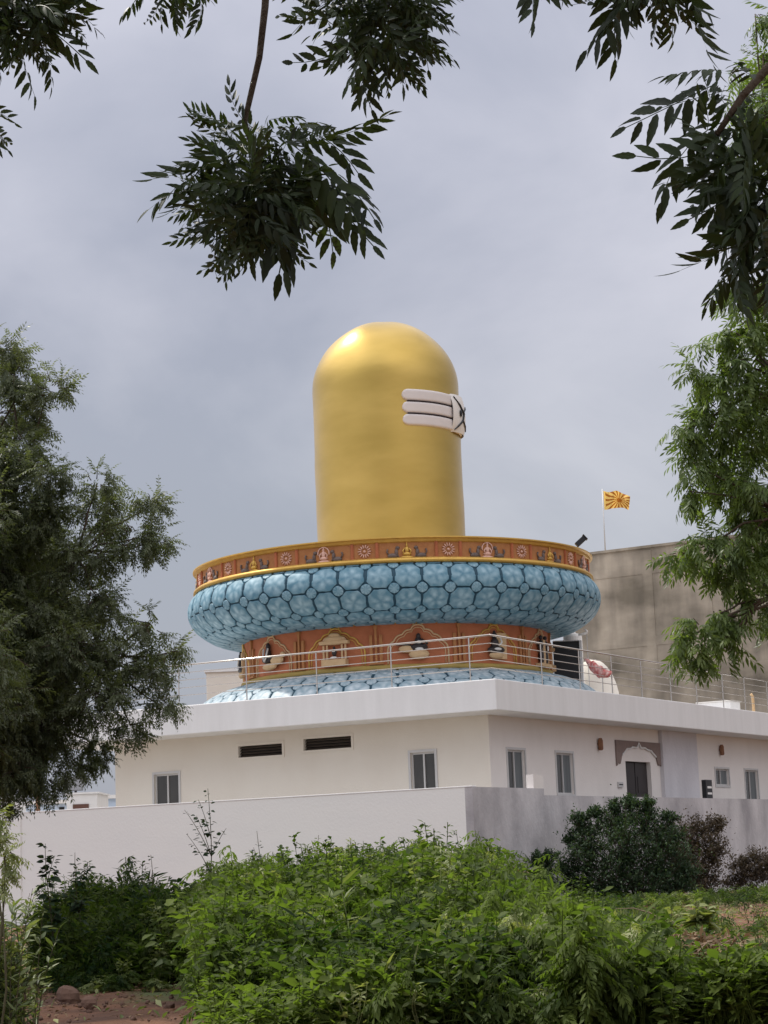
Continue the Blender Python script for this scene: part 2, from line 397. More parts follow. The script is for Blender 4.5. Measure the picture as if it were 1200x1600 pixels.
def wall_with_holes(mb, P, d, n, L, z0, z1, holes, depth=.22):
    """front sheet from P along d with real openings and reveals; n points outward"""
    ss = sorted(set([0, L] + [h[0] for h in holes] + [h[1] for h in holes]))
    zs = sorted(set([z0, z1] + [h[2] for h in holes] + [h[3] for h in holes]))
    idx = {}
    def V(i, j):
        if (i, j) not in idx:
            idx[(i, j)] = len(mb.v); p = P + d * ss[i]; mb.v.append((p.x, p.y, zs[j]))
        return idx[(i, j)]
    flip = d.cross(ZV).dot(n) < 0
    for i in range(len(ss) - 1):
        for j in range(len(zs) - 1):
            sm, zm = (ss[i] + ss[i + 1]) / 2, (zs[j] + zs[j + 1]) / 2
            if any(h[0] < sm < h[1] and h[2] < zm < h[3] for h in holes): continue
            f = (V(i, j), V(i + 1, j), V(i + 1, j + 1), V(i, j + 1))
            mb.f.append(tuple(reversed(f)) if flip else f)
    for a, b_, c, e_ in holes:
        for (s0, zz0, s1, zz1) in ((a, c, b_, c), (b_, c, b_, e_), (b_, e_, a, e_), (a, e_, a, c)):
            p0 = P + d * s0; p1 = P + d * s1
            q = [Vector((p0.x, p0.y, zz0)), Vector((p1.x, p1.y, zz1))]
            mb.add([q[0], q[1], q[1] - n * depth, q[0] - n * depth], [(0, 3, 2, 1) if flip else (0, 1, 2, 3)])

house = thing('flat_roofed_house', 'low white flat roofed house with broad white fascia under the golden tower', 'house', HC)
def rect_from(fn, x0, y0, x1, y1):
    """a wall opening from two opposite corners"""
    s0, za = fn(x0, y0); s1, zb = fn(x1, y1)
    return [min(s0, s1), max(s0, s1), min(za, zb), max(za, zb)]
LW = []                                                 # left face openings: (kind, rect)
zsill = sz_left(660, 1236)[1] - .15
for xa, xb, ya in ((641, 679, 1174), (241, 279, 1208)):
    s0, zt = sz_left(xb, ya); s1, _ = sz_left(xa, ya)
    LW.append(('window', [s0, s1, zt - 1.22, zt]))
for xa, ya, xb, yb in ((373, 1169, 441, 1184), (475, 1160, 549, 1173)):
    s0, za = sz_left(xb, ya - 5); s1, zb = sz_left(xa, yb)
    LW.append(('vent', [min(s0, s1), max(s0, s1), zb, zb + .36]))
RW = []
for xa, xb, ya, hgt in ((792, 819, 1171, 1.3), (868, 894, 1176, 1.3), (1163, 1183, 1203, 1.25)):
    s0, zt = sz_right(xa, ya); s1, _ = sz_right(xb, ya)
    RW.append(('window', [s0, s1, zt - hgt, zt]))
s0, zt = sz_right(1117, 1201); s1, _ = sz_right(1138, 1201); RW.append(('window', [s0, s1, zt - .62, zt]))
s0, zt = sz_right(977, 1189); s1, _ = sz_right(1016, 1189); DOOR = [s0, s1, zt - 2.15, zt]; RW.append(('door', DOOR))
LL, LR = sz_left(180, 1200)[0], 30.0
mb = MB()
wall_with_holes(mb, HC, AV, -BV, LL, 0, ZB + .02, [r for k, r in LW])
mb.build('front_wall', M['cream'], house)
mb = MB()
wall_with_holes(mb, HC, BV, -AV, LR, 0, ZB + .02, [r for k, r in RW])
P1 = HC + AV * LL; P2 = P1 + BV * LR; P3 = HC + BV * LR
for p, q in ((P1, P2), (P2, P3)):
    mb.add([Vector((p.x, p.y, 0)), Vector((q.x, q.y, 0)), Vector((q.x, q.y, ZB + .02)), Vector((p.x, p.y, ZB + .02))], [(3, 2, 1, 0)])
mb.build('side_wall', M['warm'], house)
# projecting bay on the right face
s0 = sz_right(1036, 1180)[0]; s1 = sz_right(1089, 1180)[0]
mb = MB(); BP = .14; PB = HC - AV * BP
s0 = (onplane(1036, 1180, PB, AV) - HC).dot(BV); s1 = (onplane(1090, 1180, PB, AV) - HC).dot(BV)
c = HC + BV * ((s0 + s1) / 2) - AV * (BP / 2); c.z = (ZB) / 2
mb.box(c, BV, AV, ZV, (s1 - s0) / 2, BP / 2, ZB / 2 - .003); mb.build('projecting_bay', M['bay'], house)

def window(P, d, n, r, vent=False):
    cs = (r[0] + r[1]) / 2; cz = (r[2] + r[3]) / 2; w = r[1] - r[0]; h = r[3] - r[2]
    def pt(s, z, o): q = P + d * s + n * o; return Vector((q.x, q.y, z))
    fr = MB(); t_ = .055
    # raised plaster surround, proud of the wall
    e_ = .075
    for (a, b_, ha, hb) in ((r[0] - e_ / 2, cz, e_ / 2, h / 2 + e_), (r[1] + e_ / 2, cz, e_ / 2, h / 2 + e_),):
        fr.box(pt(a, b_, .012), d, n, ZV, ha, .014, hb)
    for z_ in (r[2] - e_ / 2, r[3] + e_ / 2): fr.box(pt(cs, z_, .0115), d, n, ZV, w / 2, .0135, e_ / 2 - .001)
    if not vent:
        for a in (r[0] + t_ / 2, r[1] - t_ / 2, cs): fr.box(pt(a, cz, -.10), d, n, ZV, t_ / 2, .03, h / 2 - .002)
        for z_ in (r[2] + t_ / 2, r[3] - t_ / 2): fr.box(pt(cs, z_, -.10), d, n, ZV, w / 2 - t_, .028, t_ / 2)
    f = fr.build('vent_frame' if vent else 'window', M['frame'] if not vent else M['cream'], house)
    if vent:
        m = MB(); m.box(pt(cs, cz, -.2), d, n, ZV, w / 2, .02, h / 2); m.build('backing', M['dark'], f)
        m = MB()
        for k in range(4):
            zz = r[2] + h * (k + .5) / 4
            m.box(pt(cs, zz, -.12), d, (n * .8 - ZV * .6), (ZV * .8 + n * .6), w / 2 - .01, .05, .008)
        m.build('louvre', M['slat'], f)
    else:
        q = w / 4 - t_ * .75
        m = MB(); m.box(pt(r[0] + t_ + q, cz, -.115), d, n, ZV, q, .006, h / 2 - t_); m.build('pane', M['glass'], f)
        m = MB(); m.box(pt(r[1] - t_ - q, cz, -.09), d, n, ZV, q, .006, h / 2 - t_); m.build('pane', M['curtain'] if n == -AV else M['glass'], f)
        # near-black sheet painted for the unlit room behind
        m = MB(); m.box(pt(cs, cz, -.2), d, n, ZV, w / 2, .01, h / 2); m.build('dark_backing', M['dark'], f)
for k, r in LW: window(HC, AV, -BV, r, k == 'vent')
for k, r in RW:
    if k == 'window': window(HC, BV, -AV, r)
# door with two leaves, set back in its opening
def ptr(s, z, o): q = HC + BV * s - AV * o; return Vector((q.x, q.y, z))
dr = DOOR; cs = (dr[0] + dr[1]) / 2; cz = (dr[2] + dr[3]) / 2
m = MB(); m.box(ptr(cs, cz, -.2), BV, AV, ZV, (dr[1] - dr[0]) / 2, .02, (dr[3] - dr[2]) / 2); d_ = m.build('door', M['dark'], house)
m = MB()
for k in (-1, 1):
    m.box(ptr(cs + k * (dr[1] - dr[0]) * .25, cz, -.16), BV, AV, ZV, (dr[1] - dr[0]) * .235, .02, (dr[3] - dr[2]) / 2 - .03)
    for zz in (.3, -.45):
        m.box(ptr(cs + k * (dr[1] - dr[0]) * .25, cz + zz, -.135), BV, AV, ZV, (dr[1] - dr[0]) * .16, .01, .28)
m.build('door_leaf', M['doorleaf'], d_)
# brown scalloped arch cladding over the door
s0, zt = sz_right(960, 1156); s1, _ = sz_right(1030, 1156)
zlow = sz_right(962, 1197)[1]
m = MB(); nseg = 40; half = (s1 - s0) / 2; mid = (s0 + s1) / 2; low = []
for i in range(nseg + 1):
    u = -1 + 2 * i / nseg; au = abs(u)
    if au > .80: z = zlow + .12 * abs(math.sin((au - .8) * 16))
    else:
        z = dr[3] + .05 + .52 * math.sqrt(max(0, 1 - (au / .8) ** 2)) ** .8 - .05 * abs(math.sin(au / .8 * math.pi * 3))
        z = max(z, zlow + .1)
        if au < .1: z += .12 * (1 - au / .1)
    low.append((mid + u * half, z))
for i in range(nseg):
    a, b_ = low[i], low[i + 1]
    q = [ptr(a[0], a[1], .055), ptr(b_[0], b_[1], .055), ptr(b_[0], zt, .055), ptr(a[0], zt, .055)]
    k_ = [ptr(a[0], a[1], .003), ptr(b_[0], b_[1], .003), ptr(b_[0], zt, .003), ptr(a[0], zt, .003)]
    m.add(q + k_, [(0, 1, 2, 3), (4, 5, 1, 0), (3, 2, 6, 7)])
for s_e, a in ((0, low[0]), (1, low[-1])):
    m.add([ptr(a[0], a[1], .055), ptr(a[0], zt, .055), ptr(a[0], zt, .003), ptr(a[0], a[1], .003)], [(0, 1, 2, 3)])
m.build('door_arch', M['stone'], house)
m = MB()                                                # pale moulding under the arch
m.tube([ptr(s, z - .05, .045) for s, z in low if abs(s - mid) < half * .78], .03, 6); m.build('arch_moulding', M['white_clean'], house)

# the roof slab and fascia
m = MB(); SL, SR = 17.6, 33.0
c = C0 + AV * (SL / 2) + BV * (SR / 2); c.z = (ZT + ZB) / 2
m.box(c, AV, BV, ZV, SL / 2, SR / 2, (ZT - ZB) / 2)
m.build('roof', M['white_clean'], house, bevel=.025)
# hanging cable and switch box and meter
m = MB(); a = sz_right(1033, 1141); b_ = sz_right(1043, 1241)
m.tube([ptr(a[0], ZB, .05), ptr(a[0] + .12, (a[1] + b_[1]) / 2, .07), ptr(b_[0] - .1, b_[1], .05), ptr(b_[0] - .1, b_[1] - .8, .05)], .03, 6)
m.build('cable', M['black'], house)
a = sz_right(968, 1226); m = MB(); m.box(ptr(a[0], a[1], .03), BV, AV, ZV, .2, .028, .09); sw = m.build('switch_box', M['frame'], house)
m = MB(); m.box(ptr(a[0], a[1] + .0, .062), BV, AV, ZV, .15, .004, .02); m.build('switch', M['black'], sw)
def lampthing(px, py, label):
    a = sz_right(px, py); p = ptr(a[0], a[1], .1)
    t_ = thing('wall_lamp', label, 'wall lamp', p, 0, 'brown tube lamps on the house wall')
    m = MB(); m.tube([p + ZV * .2, p + ZV * .12, p - ZV * .16, p - ZV * .2], [.05, .085, .085, .06], 12); m.build('lamp_body', M['rust'], t_, smooth=False)
    m = MB(); m.box(p + AV * .05, BV, AV, ZV, .04, .045, .04); m.build('bracket', M['rust'], t_)
lampthing(934, 1163, 'brown tube lamp on the white wall left of the arched doorway')
lampthing(1124, 1172, 'brown tube lamp above the small square window right of the grey bay')

# ------------------------------------------------------------------ compound wall
W0 = at(738, 1229.5, 54.0); ZW = W0.z; W0 = Vector((W0.x, W0.y, 0))
lw = thing('compound_wall', 'long white plastered compound wall, stained grey round its right corner', 'wall', W0)
TH = .23
pend = onplane(33, 1272, W0, BV); Lleft = (pend - W0).dot(AV)
m = MB(); c = W0 + AV * ((Lleft + TH) / 2) + BV * (TH / 2); c.z = ZW / 2 - .1
m.box(c, AV, BV, ZV, (Lleft - TH) / 2, TH / 2, ZW / 2 + .1); m.build('front_wall', M['white'], lw)
m = MB(); c = W0 + AV * (Lleft + 2.0) + BV * (TH / 2 - .02); c.z = (ZW + .55) / 2 - .1
m.box(c, AV, BV, ZV, 2.0, TH / 2 + .03, (ZW + .55) / 2 + .1); m.build('raised_end', M['white'], lw, bevel=.02)
sstep = (onplane(850, 1238, W0, AV) - W0).dot(BV); z2 = onplane(851, 1242.5, W0, AV).z
m = MB(); c = W0 + BV * (sstep / 2) + AV * (TH / 2); c.z = (ZW + .004) / 2 - .1
m.box(c, BV, AV, ZV, sstep / 2, TH / 2, (ZW + .004) / 2 + .1)
c = W0 + BV * (sstep + 20) + AV * (TH / 2); c.z = z2 / 2 - .1
m.box(c, BV, AV, ZV, 20, TH / 2, z2 / 2 + .1); m.build('side_wall', M['stained'], lw)
m = MB(); q0 = onplane(833, 1210, W0, AV); c = W0 + BV * (sstep - .32) + AV * (TH / 2); c.z = (ZW + q0.z) / 2
m.box(c, BV, AV, ZV, .32, TH / 2 - .003, (q0.z - ZW) / 2); m.build('pillar', M['warm'], lw)
m = MB()
m.add([W0 + BV * .3 + AV * 30 + ZV * .30, W0 + BV * .3 + AV * .3 + ZV * .30, W0 + BV * 34 + AV * .3 + ZV * .30, W0 + BV * 34 + AV * 30 + ZV * .30], [(0, 1, 2, 3)])
tag(m.build('bounce_paving', M['paving']), kind='structure')  # unseen sheet added to bounce sunlight onto the house walls
# a thin mortar coping along the front wall
m = MB(); c = W0 + AV * (Lleft / 2) + BV * (TH / 2); c.z = ZW + .018
m.box(c, AV, BV, ZV, Lleft / 2 - .01, TH / 2 + .012, .018); m.build('coping', M['white_clean'], lw, bevel=.008)
# striped box hung on the wall
q = onplane(1105, 1234, W0 + AV * 1.0, AV); zc = q.z
mt = thing('striped_box', 'small black and white striped box above the stained wall', 'meter box', q)
m = MB(); m.box(q, BV, AV, ZV, .3, .08, .34); m.build('case', M['black'], mt, bevel=.01)
m = MB()
for k in (-.13, .08): m.box(q + ZV * k - AV * .085 + BV * .02, BV, AV, ZV, .2, .006, .035)
m.build('stripe', M['idol_white'], mt)

# ------------------------------------------------------------------ roof railing
rail = thing('roof_railing', 'stainless steel roof railing around the golden tower terrace', 'railing', C0 + ZV * ZT)
RC = C0 + AV * .22 + BV * .22
ztop = onplane(765, 992, RC, Vector((0, 1, 0))).z
hts = [ztop] + [onplane(765, y, RC, Vector((0, 1, 0))).z for y in (1005, 1017.5, 1030.5, 1043.5)]
def rl(s, d, z): q = RC + d * s; return Vector((q.x, q.y, z))
for i, z in enumerate(hts):
    r_ = .027 if i == 0 else .012
    m = MB(); m.tube([rl(16.6, AV, z), rl(0, AV, z)], r_, 8); m.build('rail', M['steel'], rail, smooth=True)
    m = MB(); m.tube([rl(0.02, BV, z), rl(30, BV, z)], r_, 8); m.build('rail', M['steel'], rail, smooth=True)
lp = [(onplane(x, 1060, RC, BV) - RC).dot(AV) for x in (735, 612, 495, 385, 279)]
rp = [(onplane(x, 1060, RC, AV) - RC).dot(BV) for x in (847, 906, 956, 1002, 1047, 1087, 1128, 1162, 1197)]
print('POSTS', [round(x, 2) for x in lp], [round(x, 2) for x in rp], 'ZT', ZT, 'ZB', ZB, 'ZW', ZW, 'ztop', ztop)
for s in lp + [lp[-1] + 2.4, 16.5]:
    m = MB(); m.tube([rl(s, AV, ZT - .02), rl(s, AV, ztop - .02)], .020, 8); m.box(rl(s, AV, ZT + .01), AV, BV, ZV, .06, .06, .01); m.build('post', M['steel'], rail)
for s in rp + [rp[-1] + 2, rp[-1] + 4]:
    m = MB(); m.tube([rl(s, BV, ZT - .02), rl(s, BV, ztop - .02)], .020, 8); m.box(rl(s, BV, ZT + .01), AV, BV, ZV, .06, .06, .01); m.build('post', M['steel'], rail)

# ------------------------------------------------------------------ the tower
TX, TY = 0.22, 70.0
E0 = EYE
zA, zBd, zC, zD = 9.97 + E0, 9.18 + E0, 7.53 + E0, 5.98 + E0
tower = thing('lingam_tower', 'golden domed lingam tower on a blue tiled bowl and terracotta frieze drum', 'temple tower', (TX, TY, ZT))
def cyl(th, R, z): return Vector((TX + R * math.sin(th), TY - R * math.cos(th), z))
def loc(th0, tt, z, n, R): return cyl(th0 + tt / R, R + n, z)

# shaft
RG = 2.56
zsh = at(606, 614, TY).z
prof = [(RG * 1.005, zA - 1.5), (RG * 1.005, zA)] + [(RG * (1.004 - .004 * k / 12), zA + (zsh - zA) * k / 12) for k in range(1, 13)]
HD = 2.48
for k in range(1, 22):
    a = math.pi / 2 * k / 22; prof.append((RG * math.cos(a) ** .94, zsh + HD * math.sin(a)))
prof.append((.001, zsh + HD))
m = MB(); m.lathe(TX, TY, prof, 160)
# hand-finished plaster: faint unevenness
for i, v in enumerate(m.v):
    dx, dy = v[0] - TX, v[1] - TY; th = math.atan2(dx, -dy)
    w = .006 * math.sin(3 * th + v[2] * 1.7) + .004 * math.sin(7 * th - v[2] * 2.9) + .005 * math.sin(v[2] * 4.3 + 2 * math.sin(2 * th))
    if v[2] > zsh: w += .022 * math.sin(5 * th + 1.3) * math.sin(2.6 * (v[2] - zsh))
    r = math.hypot(dx, dy)
    if r > .05: m.v[i] = (TX + dx * (1 + w / RG), TY + dy * (1 + w / RG), v[2] + (w if v[2] > zsh else 0))
m.build('golden_shaft', M['gold'], tower, smooth=True)

# three white bands with the forehead eye
TH0 = rad(74)
zm = at(629, 637, TY - 2.4).z
def band_shape(zc, hz, th_a, th_b, name, R0, R1, mat_, parent):
    n = 60; prof_ = 13; mm = MB(); rows = []
    for i in range(n + 1):
        th = (th_a + th_b) / 2 - (th_b - th_a) / 2 * math.cos(math.pi * i / n)
        de = min(th - th_a, th_b - th) * RG; rr_ = hz
        hh = rr_ * math.sqrt(max(.0, 1 - (1 - min(de / (hz * 1.1), 1)) ** 2)) if de < hz * 1.1 else hz
        hh = max(hh, .004)
        row = []
        for j in range(prof_ + 1):
            u = math.sin(math.pi / 2 * (-1 + 2 * j / prof_))
            lift = (R1 - R0) * (1 - abs(u) ** 10)
            edge = min(1, de / .05)
            row.append(cyl(th, R0 + lift * (.25 + .75 * edge), zc + hh * u))
        rows.append(row)
    k0 = 0
    for row in rows: mm.v += [tuple(p) for p in row]
    w_ = prof_ + 1
    for i in range(n):
        for j in range(prof_):
            a = i * w_ + j; mm.f.append((a, a + w_, a + w_ + 1, a + 1))
    return mm.build(name, mat_, parent, smooth=True)
M['stripe'] = mat('greyish_white_stripe', (.72, .67, .65), .6, noise=(2, .4, (.64, .59, .57)))
M['joint'] = mat('dark_joint', (.03, .018, .02), .8)
hz = .205
for k in (-1, 0, 1):
    band_shape(zm + k * .43, hz + .008, TH0 - rad(62), TH0 + rad(62), 'forehead_stripe', RG - .02, RG + .07, M['stripe'], tower)
m = MB()
for k in (-.5, .5):
    m.tube([cyl(th, RG + .050, zm + k * .43) for th in np.linspace(TH0 - rad(58), TH0 + rad(58), 40)], .022, 6)
m.build('stripe_joint', M['joint'], tower, smooth=True)
# plaster behind the emblem joining the stripes
eye = MB()
for i in range(13):
    for j in range(13):
        u = -1 + 2 * i / 12; v = -1 + 2 * j / 12
        rr_ = max(0, 1 - (u * u + v * v) * .5)
        eye.v.append(tuple(cyl(TH0 + u * rad(16), RG - .02 + .25 * math.sqrt(max(0, 1 - (u * u + v * v) * .55)), zm + v * .67)))
for i in range(12):
    for j in range(12):
        a = i * 13 + j; eye.f.append((a, a + 13, a + 14, a + 1))
ep = eye.build('forehead_eye', M['idol_white'], tower, smooth=True)
m = MB()                                               # vertical eye outline, lashes and pupil
def ept(u, v, o=0): return cyl(TH0 + u * rad(16), RG + .005 + .25 * math.sqrt(max(0, 1 - (u * u + v * v) * .55)), zm + v * .67)
m.tube([ept(*q) for q in ((-.85, .85), (-.5, .45), (-.1, .05), (-.25, -.35), (-.6, -.65), (-.85, -.9))], [.02, .034, .044, .04, .034, .018], 6)
m.tube([ept(*q) for q in ((-.25, -.3), (.15, -.55), (.5, -.75))], [.034, .03, .018], 6)
m.tube([ept(*q) for q in ((-.15, .1), (.2, .35), (.5, .55))], [.034, .03, .018], 6)
m.lump(ept(-.45, .02), cyl(TH0 + rad(90), 1, 0).xyz * 0 + Vector((math.cos(TH0), math.sin(TH0), 0)) * .10, Vector((math.sin(TH0), -math.cos(TH0), 0)) * .04, ZV * .13)
m.build('eye_outline', M['black'], ep)

# rim band, cornices
RA = 6.85
m = MB(); m.lathe(TX, TY, [(RA - .12, zBd + .12), (RA - .12, zA - .1)], 192); m.build('frieze_band', M['terra2'], tower, smooth=True)
m = MB(); m.lathe(TX, TY, [(RA - .12, zBd + .14), (RA - .03, zBd + .15), (RA + .03, zBd + .1), (RA + .04, zBd + .04), (RA - .02, zBd - .01), (RA - .1, zBd - .02)], 192)
m.build('lower_cornice', M['goldtrim'], tower, smooth=True)
m = MB(); m.lathe(TX, TY, [(RA - .12, zA - .16), (RA - .06, zA - .13), (RA - .03, zA - .06), (RA + .04, zA - .03), (RA + .04, zA + .01), (RA - .3, zA + .02), (RA - .32, zA - .3), (2.3, zA - .32)], 192)
m.build('upper_cornice', M['goldtrim'], tower)
def frame_at(th):
    t_ = Vector((math.cos(th), math.sin(th), 0)); n_ = Vector((math.sin(th), -math.cos(th), 0)); return t_, n_
zf = (zA + zBd) / 2 + .0
for k in range(-5, 6):
    th = rad(15.1 + 22.6 * k)
    if abs(math.degrees(th)) > 112: continue
    t_, n_ = frame_at(th); c = cyl(th, RA - .10, zf)
    m = MB()
    for q in range(14):
        a = 2 * math.pi * q / 14; dr_ = t_ * math.cos(a) + ZV * math.sin(a); tr_ = -t_ * math.sin(a) + ZV * math.cos(a)
        m.lump(c + dr_ * .155, dr_ * .075, tr_ * .022, n_ * .03, 6, 4)
    m.lump(c, t_ * .045, ZV * .045, n_ * .04, 8, 5)
    m.build('flower_medallion', M['pink'], tower, smooth=True)
    for sg in (-1, 1):
        m = MB(); q = cyl(th + sg * .40 / RA, RA - .1, zf - .01); tt, nn_ = frame_at(th + sg * .40 / RA)
        m.box(q, tt, nn_, ZV, .05, .015, .27); m.box(q + nn_ * .016, tt, nn_, ZV, .02, .014, .265)
        m.build('frieze_pilaster', M['terra'], tower)
for k in range(-5, 5):
    th = rad(3.8 + 22.6 * k)
    if abs(math.degrees(th)) > 112: continue
    t_, n_ = frame_at(th); c = cyl(th, RA - .1, zf - .03)
    gm = M['goldtrim'] if k % 2 == 0 else M['pink']
    m = MB()                                           # seated figure on a stepped seat between two beasts
    m.lump(c - ZV * .2, t_ * .2, n_ * .06, ZV * .05, 10, 5); m.lump(c - ZV * .1, t_ * .15, n_ * .07, ZV * .06, 10, 5)
    m.lump(c + ZV * .03, t_ * .07, n_ * .06, ZV * .12, 8, 6); m.lump(c + ZV * .17, t_ * .04, n_ * .05, ZV * .05, 8, 6)
    m.lump(c + ZV * .235, t_ * .02, n_ * .03, ZV * .05, 6, 5)
    for sg in (-1, 1):
        m.tube([c + t_ * sg * .06 + ZV * .09 + n_ * .02, c + t_ * sg * .13 + ZV * .0 + n_ * .03, c + t_ * sg * .11 - ZV * .08 + n_ * .05], .02, 6)
    if gm is M['pink']:
        m.tube([c + t_ * .19 * math.cos(a) + ZV * (.07 + .19 * math.sin(a)) for a in np.linspace(-.3, math.pi + .3, 14)], .022, 5)
    m.build('frieze_figure', gm, tower, smooth=True)
    for sg in (-1, 1):
        m = MB(); q = c + t_ * sg * .43 - n_ * .02
        m.lump(q - ZV * .15 + t_ * sg * .02, t_ * .17, n_ * .06, ZV * .085, 10, 6)
        m.lump(q - ZV * .04 - t_ * sg * .1, t_ * .06, n_ * .06, ZV * .12, 8, 6)
        m.lump(q + ZV * .1 - t_ * sg * .14, t_ * .07, n_ * .06, ZV * .06, 8, 6)
        m.tube([q - ZV * .12 + t_ * sg * .14, q - ZV * .02 + t_ * sg * .2, q + ZV * .06 + t_ * sg * .17], [.03, .025, .03], 6)
        m.tube([q - ZV * .08 - t_ * sg * .12, q - ZV * .2 - t_ * sg * .17], .025, 6)
        m.build('frieze_beast', M['grey_beast'], tower, smooth=True)

# tiled surfaces: octagons with small discs between, pressed into the mesh
def tiled(name, prof, nu, rows_off, row_h, parent, step=44):
    """prof: list of (r,z) finely sampled, top to bottom"""
    pr = np.array(prof); seg = np.hypot(*(pr[1:] - pr[:-1]).T); sl = np.concatenate([[0], np.cumsum(seg)])
    nrow = int(sl[-1] / .014) + 1; S = np.linspace(0, sl[-1], nrow)
    r = np.interp(S, sl, pr[:, 0]); z = np.interp(S, sl, pr[:, 1])
    dr_ = np.gradient(r, S); dz_ = np.gradient(z, S); nr, nz_ = -dz_, dr_
    ncol = nu * step; U = np.arange(ncol) / step                       # in tiles
    uu, vv = np.meshgrid(U, S / row_h + rows_off)
    a = np.abs((uu % 1) - .5); b_ = np.abs((vv % 1) - .5)              # 0 centre, .5 edge
    # octagon: half width .455; corner cut
    oct_ = np.maximum(np.maximum(a - np.where(vv < 1.55, .438, .458), b_ - .472), ((a + b_) - .685) * .75)
    ca, cb = .5 - a, .5 - b_                                          # distance to nearest lattice corner
    disc = np.hypot(ca, cb) - .195
    d = np.minimum(oct_, disc)
    wob = .006 * np.sin(uu * 9.1 + vv * 5.3) + .005 * np.sin(uu * 23 - vv * 17)
    gr = np.clip((d + wob + .008) / .02, 0, 1)                         # 1 inside the groove
    rad_o = np.hypot(a, b_); ang = np.arctan2((vv % 1) - .5, (uu % 1) - .5)
    ros = .5 + .5 * np.cos(5 * ang + 3 * np.sin(np.floor(uu) * 2.1)) * np.clip(rad_o * 4, 0, 1); ros = ros * np.clip(1 - np.abs(rad_o - .2) * 4, 0, 1)
    ros += .5 * (disc < 0) * (.5 + .5 * np.cos(8 * np.arctan2(cb, ca)))
    h = -.055 * gr + .004 * np.clip(1 - (rad_o / .5) ** 2, 0, 1) * (disc > 0) + .0015 * ros
    R_ = r[:, None] + nr[:, None] * h
    Z_ = z[:, None] + nz_[:, None] * h
    th = 2 * math.pi * U / nu
    X = TX + R_ * np.sin(th)[None, :]; Y = TY - R_ * np.cos(th)[None, :]
    V = np.stack([X, Y, np.broadcast_to(Z_, X.shape)], -1).reshape(-1, 3)
    i, j = np.meshgrid(np.arange(nrow - 1), np.arange(ncol), indexing='ij'); j2 = (j + 1) % ncol
    Fc = np.stack([i * ncol + j, (i + 1) * ncol + j, (i + 1) * ncol + j2, i * ncol + j2], -1).reshape(-1, 4)
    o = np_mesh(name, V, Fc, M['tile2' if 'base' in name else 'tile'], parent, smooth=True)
    for nm, arr in (('groove', gr), ('rosette', ros)):
        at_ = o.data.attributes.new(nm, 'FLOAT', 'POINT'); at_.data.foreach_set('value', arr.astype(np.float32).ravel())
    return o
def smooth_prof(P, n=60):
    P = np.array(P, float); out = []
    for i in range(len(P) - 1):
        p0 = P[max(i - 1, 0)]; p1 = P[i]; p2 = P[i + 1]; p3 = P[min(i + 2, len(P) - 1)]
        for q in range(n // (len(P) - 1)):
            t_ = q / (n // (len(P) - 1))
            out.append(.5 * ((2 * p1) + (-p0 + p2) * t_ + (2 * p0 - 5 * p1 + 4 * p2 - p3) * t_ ** 2 + (-p0 + 3 * p1 - 3 * p2 + p3) * t_ ** 3))
    out.append(P[-1]); return out
bowl = [(6.80, 9.17), (6.99, 8.95), (7.09, 8.65), (7.05, 8.3), (6.82, 7.95), (6.35, 7.62), (5.85, 7.47), (5.28, 7.42), (5.1, 7.44)]
tiled('blue_tiled_bowl', [(r, z + E0) for r, z in smooth_prof(bowl, 64)], 50, .92, .86, tower)
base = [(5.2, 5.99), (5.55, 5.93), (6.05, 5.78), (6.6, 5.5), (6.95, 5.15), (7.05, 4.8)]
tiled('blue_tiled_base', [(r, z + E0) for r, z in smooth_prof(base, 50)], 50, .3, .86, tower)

# drum with scalloped niches
RN = 5.24
m = MB(); m.lathe(TX, TY, [(RN, zC + .05), (RN, zD - .1)], 160); m.build('terracotta_drum', M['terra'], tower, smooth=True)
m = MB(); m.lathe(TX, TY, [(RN + .002, zC + .02), (RN + .10, zC - .0), (RN + .10, zC - .07), (RN + .002, zC - .10)], 160); m.build('drum_top_band', M['mustard'], tower, smooth=True)
m = MB(); m.lathe(TX, TY, [(RN + .002, zD + .16), (RN + .09, zD + .13), (RN + .12, zD + .02), (RN + .05, zD - .03)], 160); m.build('drum_foot_band', M['mustard'], tower, smooth=True)
def lobes():
    pts = [(-.98, 0), (-.98, .42)]
    L_ = [(-.98, .42), (-.78, .72), (-.5, .93), (-.22, 1.08), (0, 1.24)]
    for (x0, y0), (x1, y1) in zip(L_[:-1], L_[1:]):
        for q in range(1, 7):
            t_ = q / 6; bx = x0 + (x1 - x0) * t_; by = y0 + (y1 - y0) * t_
            nxn, nyn = -(y1 - y0), (x1 - x0); l = math.hypot(nxn, nyn); bul = .055 * math.sin(math.pi * t_)
            pts.append((bx + nxn / l * bul, by + nyn / l * bul))
    return pts + [(-x, y) for x, y in reversed(pts[:-1])]
LOB = lobes(); zn = zD + .17
